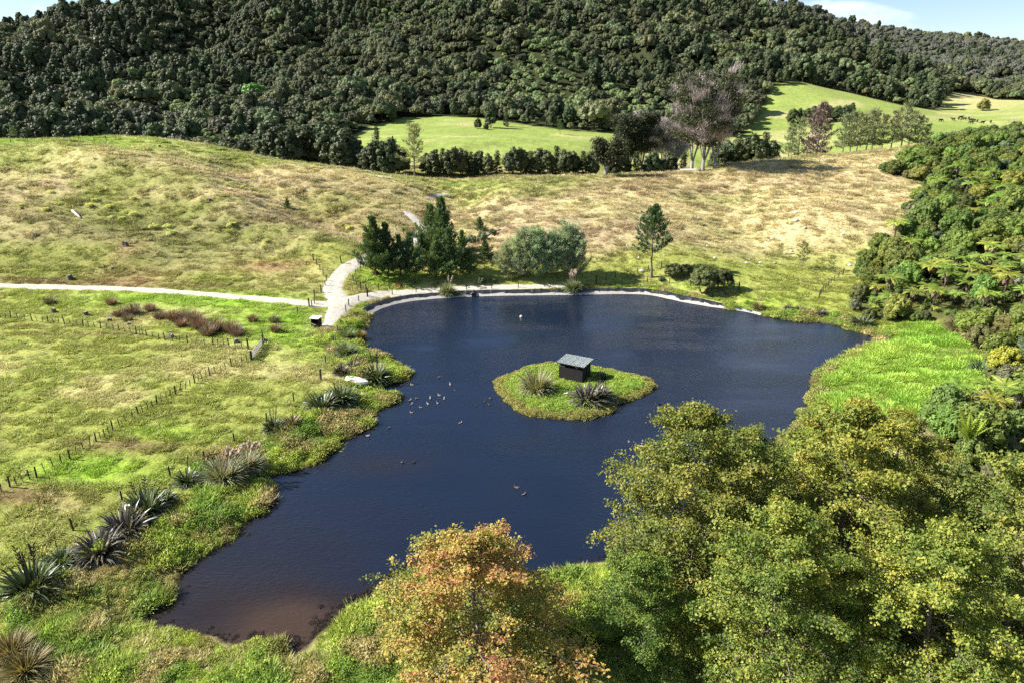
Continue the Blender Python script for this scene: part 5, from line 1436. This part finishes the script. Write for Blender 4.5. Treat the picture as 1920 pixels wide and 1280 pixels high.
wing = {'pale': wing.mesh('wings', fe_[0]), 'dark': wing.mesh('wings', fe_[2])}
rd = R_(500)
for px, py, kd_, lab in [(824,707,'pale','pale duck farthest out above the main flock, near the grassy point'),(753,722,'brown','brown duck closest to the tip of the grassy point'),(773,721.5,'pale','pale duck second from the tip of the grassy point'),(844.5,721,'pale','pale duck just above a dark one, on the island side of the flock'),(853,731,'dark','dark duck on the island side of the pale flock'),
    (824,741,'pale','pale duck at the top of the tight flock'),(782,747,'pale','pale duck at the upper bank side of the tight flock'),(807,747,'pale','pale duck in the upper middle of the tight flock'),(833,748,'pale','pale duck at the island end of the tight flock'),(768.6,750.5,'pale','pale duck at the bank end of the tight flock'),(820.5,755.5,'brown','brown duck low in the tight flock towards the island'),(802.5,757,'pale','pale duck in the lower middle of the tight flock'),
    (772,758,'pale','pale duck low at the bank end of the flock'),(789.4,763.6,'pale','pale duck at the bottom of the tight flock'),(772,773.4,'pale','pale duck trailing just below the tight flock'),(703.4,769.7,'pale','pale duck tucked in the cove below the grassy point'),(729.7,802,'brown','brown duck alone off the left bank below the flock'),(690,817,'pale','pale duck close under the left bank'),(862.7,793,'pale','lone pale duck below the flock towards the island'),
    (919.6,746.7,'dark','dark duck nearest the island tip'),(909,752,'dark','dark duck in the middle of the four beside the island tip'),(917,757.7,'dark','lowest dark duck beside the island tip'),(893,759,'dark','dark duck farthest from the island tip among the four'),(754,866.7,'dark','dark duck of the mid-pond pair, nearer the left bank'),(776,866.7,'dark','dark duck of the mid-pond pair, farther from the left bank'),
    (969,913.7,'brown','brown duck of the pair in open water, upper one'),(982,927,'brown','brown duck of the pair in open water, lower one'),(1237,757,'dark','dark duck alone just right of the island')]:
    q = W0(px, py)
    e = obj('duck', None, None, (float(q[0]), float(q[1]), -.03), (0, 0, float(rd.random() * 6.28)), float(rd.uniform(.68, .85)))
    bd_ = obj('body', dm[kd_], e); obj('wings', wing['dark' if kd_ == 'dark' else 'pale'], bd_)
    tag(e, lab, 'duck', 'ducks on the pond')

# ------------------------------------------------------------------ stumps, logs, stones, cattle
M_STUMP = solidmat('stump_wood', (.06,.048,.04), (.17,.14,.12), 4, .95, .1, .6, (1, 1, .3))
M_CUT = solidmat('cut_wood', (.20,.18,.155), (.34,.31,.275), 5, .9, .1)
M_ROCK = solidmat('pale_rock', (.30,.29,.28), (.60,.59,.58), 2.5, .9, .2, .6)
def stump_mesh(s):
    r = R_(s); n = 14; th_ = np.arange(n) * 2 * np.pi / n
    m = MB(); V = []
    lob = 1 + .16 * np.sin(th_ * 3 + s) + .08 * r.normal(size=n)
    for k_, (rad, z) in enumerate([(1.1, -.3), (.78, 0), (.58, .3), (.5, .75), (.48, .95)]):
        V.append(np.stack([rad * lob * np.cos(th_), rad * lob * np.sin(th_), z + (.12 * r.normal(size=n) if k_ == 4 else 0 * th_)], -1))
    V = np.concatenate(V)
    m.add(V, [(i * n + j, i * n + (j + 1) % n, (i + 1) * n + (j + 1) % n, (i + 1) * n + j) for i in range(4) for j in range(n)])
    m.add(np.concatenate([V[-n:], [[0, 0, 1.0]]]), [(j, (j + 1) % n, n) for j in range(n)], .5, 1)
    return m.mesh('stump', [M_STUMP, M_CUT])
stm = [stump_mesh(s) for s in (510, 511, 512)]
for i, (px, py, k_, lab) in enumerate([(66,443,.9,'grey stump low on the left hillside below the white log'),(212,506,.8,'small square stump above the track'),(131,524,1.25,'tall stump right at the track edge'),(236,462,1.5,'big dark root stump on the bare earth mound'),(394,378,.9,'dark stump far up the left hillside'),(300,277,1.0,'stump on the green hilltop'),(42,393,.8,'stump at the frame side of the left hillside'),
    (101,585,.9,'grey stump behind the paddock fence, farthest from the gate'),(162,592,1.0,'pale stump behind the paddock fence, second from the far end'),(207,603,.9,'stump just behind the fence, third from the far end'),(243,610,.7,'little stump beside the fence among the rushes'),(322,633,.9,'pale stump touching the fence below the rushes'),(444,642,.8,'stump at the fence near the gate'),(498,642,.9,'dark stump behind the timber gate'),(312,420,.6,'low stump among the pale ferns'),(460,424,.7,'stump on the hillside above the bare bank'),(117,410,.6,'small stump near the white log')]):
    g = G(px, py); tag(obj('stump', stm[i % 3], None, (g[0], g[1], g[2]), (.05, .06, px), (k_ * .72, k_ * .72, k_ * .72)), lab, 'stump')
def log(px0, py0, px1, py1, r, label, mat):
    a, b = np.array(G(px0, py0)), np.array(G(px1, py1)); z = np.array((0, 0, r * .8))
    m = MB(); o_ = (a + b) / 2
    m.tube(np.array([a, a * .6 + b * .4, a * .3 + b * .7, b]) + z - o_, [r, r * 1.05, r * .9, r * .7], 8)
    m.tube(np.array([a * .5 + b * .5 + z, a * .45 + b * .55 + z * 3 + np.array((.3, 0, .3))]) - o_, [r * .4, r * .15], 5)
    tag(obj('fallen_log', m.mesh('fallen_log', mat, True), None, tuple(o_)), label, 'log')
log(136, 398, 152, 411, .28, 'bleached white log lying on the left hillside', M_RAIL)
log(900, 450, 938, 432, .25, 'grey fallen log in the gully behind the pines', M_CUT)
log(1230, 324, 1262, 322, .5, 'pale fallen trunk lying under the old cypresses', M_CUT)
log(1276, 322, 1312, 321, .45, 'grey fallen limb at the foot of the largest cypress', M_CUT)
log(1806, 712, 1850, 712, .07, 'thin white pole lying across the top of the grass flat', M_CUT)
def rock_mesh(s):
    import bmesh
    r = R_(s); bm = bmesh.new(); bmesh.ops.create_icosphere(bm, subdivisions=2, radius=.5)
    pl = rvec(r, 9)
    for v in bm.verts:
        c_ = np.array(v.co)
        for d in pl:
            k_ = c_ @ d
            if k_ > .33: c_ -= d * (k_ - .33) * .85
        v.co = c_ * np.array((1.2, .95, .7))
    me = bpy.data.meshes.new('rock'); bm.to_mesh(me); bm.free(); me.materials.append(M_ROCK)
    return me
rkm = [rock_mesh(s) for s in (520, 521, 522)]
for i, (px, py, k_, lab) in enumerate([(1492,415,1.3,'whitest largest rock on the tan knoll'),(1492,400,.9,'pale rock just above the largest one on the knoll'),(1509,429,.8,'rock below the largest one on the knoll'),(1537,434,.6,'small rock on the knoll towards the bush'),(1580,441,.8,'rock on the slope next to the bush edge'),(1448,450,.9,'flat pale rock left of the knoll'),(1484,472,.9,'rock above the thin olive sapling'),(1426,494,.8,'rock at the foot of the slope, middle of three in a line'),(1452,495,.8,'rock at the foot of the slope nearest the sapling'),(1399,494,.7,'rock at the foot of the slope nearest the tea-trees'),(1593,499,.8,'rock right of the bushy olive sapling'),(1586,327,.9,'dark rock near the ridge fence'),
    (1340,485,.8,'pale stone above the tea-trees'),(1198,484,.6,'stone just left of the lone pine'),(1203,510,1.0,'pale stone behind the lone pine by the fence'),(1176,462,.6,'small stone on the slope up from the lone pine'),(1326,462,.6,'small stone on the slope left of the knoll'),(1405,488,.5,'tiny stone by the three in a line'),(1310,410,.8,'dull stone in the rusty grass mid-slope')]):
    g = G(px, py); tag(obj('rock', rkm[i % 3], None, (g[0], g[1], g[2] + .12 * k_), (0, 0, px), (k_, k_, k_)), lab, 'rock')
M_COW = solidmat('cow_hide', (.008,.007,.006), (.022,.018,.016), 3, .8)
def cow_mesh(graze):
    m = MB(); n = 10; th_ = np.arange(n) * 2 * np.pi / n
    hd = [(.95, 1.28, .24, .30), (1.2, 1.05 if graze else 1.45, .17, .2), (1.42, .62 if graze else 1.55, .15, .16), (1.58, .32 if graze else 1.45, .12, .12), (1.66, .16 if graze else 1.36, .09, .08)]
    sec = [(-.92, 1.16, .08, .12), (-.85, 1.14, .30, .34), (-.4, 1.05, .36, .42), (.2, 1.02, .38, .45), (.7, 1.10, .32, .42)] + hd
    V = []
    P = np.array([(s_[0], 0, s_[1]) for s_ in sec]); T_ = unit(np.gradient(P, axis=0))
    for s_, p_, t_ in zip(sec, P, T_):
        V.append(p_ + np.cos(th_)[:, None] * np.array((0, 1, 0)) * s_[2] + np.sin(th_)[:, None] * np.array((-t_[2], 0, t_[0])) * s_[3])
    m.add(np.concatenate(V), [(i * n + j, i * n + (j + 1) % n, (i + 1) * n + (j + 1) % n, (i + 1) * n + j) for i in range(len(sec) - 1) for j in range(n)])
    for x_, y_, hind in ((.55, .2, 0), (.55, -.2, 0), (-.7, .22, 1), (-.7, -.22, 1)):
        m.tube([(x_, y_, 1.0), (x_ + (.1 if hind else .02), y_, .62), (x_ - (.06 if hind else 0), y_, .34), (x_, y_, -.02)], [.19 if hind else .14, .11, .065, .07], 6)
    m.tube([(-.92, 0, 1.25), (-1.02, 0, .9), (-1.0, 0, .45)], [.04, .025, .04], 4)
    return m.mesh('cow', M_COW, True)
cwm = [cow_mesh(True), cow_mesh(False)]
for i, (px, py, lab) in enumerate([(1763,229,'black cow apart from the herd, first on the pine side'),(1787,227,'black cow second from the pine side of the herd'),(1797,225,'black cow at the front edge of the herd'),(1801,223,'black cow uppermost in the herd'),(1808,226,'black cow in the middle of the herd, lower'),(1816,225,'black cow right of the herd middle'),(1820,228,'black cow low in the herd'),(1825,229,'black cow at the lower right of the herd'),(1832,230,'black cow next to last in the herd'),(1842,233,'black cow last of the herd towards the bare poles'),(1821,233,'black cow lying lowest below the herd'),(1857,232,'black cow alone near the bare poles')]):
    g = G(px, py); tag(obj('cow', cwm[i % 2], None, (g[0], g[1], g[2]), (0, 0, i * 2.1), 1.1), lab, 'cow', 'cattle on the far paddock')

# ------------------------------------------------------------------ grass and weeds (stuff)
rg = R_(600)
tuft = [blades(R_(610 + s), 34, .22, .48, .05, .1, 1.15, .6, .38, seg=3, tw=.9).mesh('grass_tuft', M_GRASS) for s in range(3)]
def weedmesh(s, n, ln, wd, H):
    r = R_(s)
    D = rvec(r, n); D[:, 2] = np.abs(D[:, 2])
    P = D * np.array((.55, .55, H)) * r.uniform(.6, 1.05, n)[:, None]
    m = MB(); m.quads(leaves(P, unit(D * .4 + rvec(r, n) + np.array((0, 0, .4))), unit(D + rvec(r, n) * .6), ln * r.uniform(.6, 1.3, n), wd), np.clip(.5 + r.normal(size=n) * .2, 0, 1))
    return m.mesh('weed_clump', M_WEED)
weed = [weedmesh(620, 150, .17, .10, .42), weedmesh(621, 150, .14, .09, .5), weedmesh(622, 130, .26, .055, .55)]
# pasture
Pn = np.concatenate([rg.uniform((-120, 26), (85, 135), (190000, 2)), rg.uniform((-260, 135), (190, 262), (190000, 2))])
z = hgt(Pn[:, 0], Pn[:, 1])
qx, qy, qf = project(Pn[:, 0], Pn[:, 1], z)
m_ = (qx > -40) & (qx < 1960) & (qy < 1310)
Pn, z, qf = Pn[m_], z[m_], qf[m_]
d = sdist(POND, Pn[:, 0], Pn[:, 1])
far_bank = (Pn[:, 1] > 112) & (d < 2.2)
m_ = (d > .8) & ~far_bank & (track_d(Pn[:, 0], Pn[:, 1]) > .1) & (sdist(BUSH, Pn[:, 0], Pn[:, 1]) > -1) 
m_ &= rg.random(len(Pn)) < np.where(Pn[:, 1] < 135, .95, .80)
Pn, z, qf = Pn[m_], z[m_], qf[m_]
lump = fbm(Pn[:, 0] / 1.5, Pn[:, 1] / 1.5, 66, 3)
keep = rg.random(len(Pn)) < sstep(.26, .52, lump)
Pn, z, qf, lump = Pn[keep], z[keep], qf[keep], lump[keep]
gc_ = gcolor(Pn[:, 0], Pn[:, 1], z)
dk = sstep(.60, .70, fbm(Pn[:, 0] / 2.4, Pn[:, 1] / 1.7, 64, 3) + .10 * sstep(130, 150, Pn[:, 1]) - .06)
dk = dk * (.15 + .85 * sstep(128, 145, Pn[:, 1]))
gc_ = gc_ * (1 - .30 * dk[:, None])
gc_ = gc_ * rg.uniform(.88, 1.15, (len(Pn), 1)) * (1 + rg.normal(size=(len(Pn), 3)) * .03)
pal = rg.random(len(Pn)) < .08
gc_[pal] = gc_[pal] * .5 + DRY * .62
sz = (.5 + .8 * sstep(.4, .65, lump)) * rg.uniform(.7, 1.2, len(Pn)) * (1 + .35 * sstep(110, 220, Pn[:, 1])) * (1 + .7 * dk)
tz_ = rg.normal(size=(len(Pn), 2)) * .12
scatter('pasture_grass', np.stack([Pn[:, 0], Pn[:, 1], z], -1), np.concatenate([tz_, rg.random((len(Pn), 1)) * 6.28], 1), np.stack([sz, sz, sz * rg.uniform(.6, 1.0, len(Pn))], -1), np.clip(gc_ * 1.3, 0, 1), rg.integers(0, 3, len(Pn)), tuft, 'tufted pasture grass over the paddock and hillsides', 'grass')
print('tufts', len(Pn))
# weeds round the pond
YG, DG, OB, ST = np.array((.37,.45,.085)), np.array((.20,.31,.06)), np.array((.29,.26,.10)), np.array((.44,.37,.19))
Pw = rg.uniform((-44, 30), (76, 140), (150000, 2))
d = sdist(POND, Pw[:, 0], Pw[:, 1])
wid = np.where(Pw[:, 1] < 50, 9.0, np.where(Pw[:, 0] < -10, 5.5, np.where((Pw[:, 0] > 38) & (Pw[:, 1] < 112), 0.9, 3.0)))
wid = wid * (.5 + fbm(Pw[:, 0] / 5, Pw[:, 1] / 5, 67, 3))
linr = (Pw[:, 1] > 118) & (Pw[:, 0] < 40)
lo_ = np.where(linr, np.where(fbm(Pw[:, 0] / 3.5, Pw[:, 1] / 3.5, 63, 2) > .64, -.1, 1.7), np.where(Pw[:, 1] < 56, .15, -.45) + 1.9 * (fbm(Pw[:, 0] / 2.2, Pw[:, 1] / 2.2, 68, 3) - .5)); hi_ = np.where(linr, 3.4, wid)
m_ = (d > lo_) & (d < hi_) & (track_d(Pw[:, 0], Pw[:, 1]) > .0)
Pw, d = Pw[m_], d[m_]
z = np.maximum(hgt(Pw[:, 0], Pw[:, 1]), -.02)
a1 = fbm(Pw[:, 0] / 3.5, Pw[:, 1] / 3.5, 69, 3)[:, None]; a2 = fbm(Pw[:, 0] / 2.2, Pw[:, 1] / 2.2, 71, 3)[:, None]
cw = YG * (1 - sstep(.34, .70, a1)) + DG * sstep(.34, .70, a1)
eg = sstep(.9, -.4, d)[:, None]
cw = cw + (OB - cw) * np.clip(sstep(.46, .62, a2) * .8 + eg * .45, 0, 1)
cw = cw + (ST - cw) * (sstep(.60, .70, a2) * .8)
cw = cw * rg.uniform(.75, 1.25, (len(Pw), 1))
sz = (.55 + 1.0 * sstep(.35, .7, fbm(Pw[:, 0] / 2.6, Pw[:, 1] / 2.6, 74, 3))) * rg.uniform(.7, 1.2, len(Pw)) * np.where((Pw[:, 1] > 118), .55, 1)
ki = np.where(rg.random(len(Pw)) < sstep(.38, .60, fbm(Pw[:, 0] / 4, Pw[:, 1] / 4, 62, 2)) * .9, 3, rg.integers(0, 3, len(Pw)))
sz = sz * np.where(ki == 3, 1.35, 1.0)
scatter('bank_weeds', np.stack([Pw[:, 0], Pw[:, 1], z], -1), np.concatenate([rg.normal(size=(len(Pw), 2)) * .1, rg.random((len(Pw), 1)) * 6.28], 1), np.stack([sz, sz, sz], -1), cw, ki, weed + [tuft[0]], 'leafy yellow-green weeds crowding the pond banks', 'weeds')
print('weeds', len(Pw))
# the vivid flat at the right
FLAT = np.array([G(*p)[:2] for p in [(1532,742),(1535,705),(1560,686),(1600,661),(1645,646),(1655,634),(1625,622),(1700,608),(1770,606),(1812,642),(1848,692),(1835,745),(1750,765),(1650,800),(1540,820)]])
Pf = inpoly_rand(rg, FLAT, 30000)
z = np.maximum(hgt(Pf[:, 0], Pf[:, 1]), -.02)
a1 = fbm(Pf[:, 0] / 6, Pf[:, 1] / 4, 76, 3)[:, None]; a2 = fbm(Pf[:, 0] / 2.5, Pf[:, 1] / 1.8, 77, 3)
cf = np.array((.21,.40,.055)) * (1 - a1) + np.array((.36,.45,.075)) * a1
dW_ = sdist(POND, Pf[:, 0], Pf[:, 1])
cf = cf + (OB * 1.2 - cf) * (sstep(3.0, .2, dW_) * .55)[:, None]
cf = cf * rg.uniform(.8, 1.2, (len(Pf), 1))
sz = (.45 + 1.5 * sstep(.3, .7, a2)) * rg.uniform(.8, 1.2, len(Pf))
cf = cf * (.7 + .65 * a2[:, None])
scatter('flat_grass', np.stack([Pf[:, 0], Pf[:, 1], z], -1), np.stack([rg.normal(size=len(Pf)) * .1 + .25, rg.normal(size=len(Pf)) * .1, rg.random(len(Pf)) * 6.28], -1), np.stack([sz * 1.2, sz * 1.2, sz], -1), cf, rg.choice([0, 1, 2], len(Pf)), tuft, 'lush vivid green grass on the flat beside the bush', 'grass')
# island cover
Pi = inpoly_rand(rg, cI + (ISL - cI) * 1.03, 9000)
Pi = Pi[~((np.abs((Pi[:, 0] - ctr[0]) * math.cos(ang) + (Pi[:, 1] - ctr[1]) * math.sin(ang)) < 1.9) & (np.abs(-(Pi[:, 0] - ctr[0]) * math.sin(ang) + (Pi[:, 1] - ctr[1]) * math.cos(ang)) < 1.5))]
z = np.maximum(isl_h(Pi[:, 0], Pi[:, 1]), -.02)
dI = -sdist(ISL, Pi[:, 0], Pi[:, 1])
a1 = fbm(Pi[:, 0] / 2.5, Pi[:, 1] / 2.5, 78, 3)[:, None]
ci_ = YG * (1 - a1) + DG * a1 * 1.3
ci_ = ci_ + (np.array((.33,.27,.11)) - ci_) * (sstep(1.6, .2, dI + 1.2 * (a1[:, 0] - .5)) * .75)[:, None]
ci_ = ci_ * rg.uniform(.75, 1.25, (len(Pi), 1))
sz = (.45 + .7 * fbm(Pi[:, 0] / 1.2, Pi[:, 1] / 1.2, 79, 2)) * rg.uniform(.7, 1.2, len(Pi))
scatter('island_weeds', np.stack([Pi[:, 0], Pi[:, 1], z], -1), np.concatenate([rg.normal(size=(len(Pi), 2)) * .1, rg.random((len(Pi), 1)) * 6.28], 1), np.stack([sz, sz, sz], -1), ci_, rg.integers(0, 3, len(Pi)), weed, 'bright green and straw-edged weeds carpeting the island', 'weeds')

# dark drowned stalks and mud clods along the near shore
sh_ = resample(np.array([W0(*p) for p in [(622,1184),(665,1158),(705,1132),(745,1102),(788,1076),(830,1070)]]), .12)
Pd = np.repeat(sh_, 14, 0) + rg.normal(size=(len(sh_) * 14, 2)) * np.array((.75, .55)) + np.array((-.5, .35))
Pe = POND[rg.integers(0, len(POND), 1400)] + rg.normal(size=(1400, 2)) * .9
Pe = Pe[(np.abs(sdist(POND, Pe[:, 0], Pe[:, 1]) + .6) < .7) & (Pe[:, 1] < 112)]
Pd = np.concatenate([Pd, Pe])
sz = rg.uniform(.25, .6, len(Pd))
scatter('shore_debris', np.stack([Pd[:, 0], Pd[:, 1], np.full(len(Pd), -.04)], -1), np.concatenate([rg.normal(size=(len(Pd), 2)) * .2, rg.random((len(Pd), 1)) * 6.28], 1), np.stack([sz, sz, sz * .55], -1), np.array((.035,.026,.020)) * rg.uniform(.6, 1.5, (len(Pd), 1)), rg.integers(0, 3, len(Pd)), weed, 'dark drowned weeds and mud clods along the near shore', 'debris')
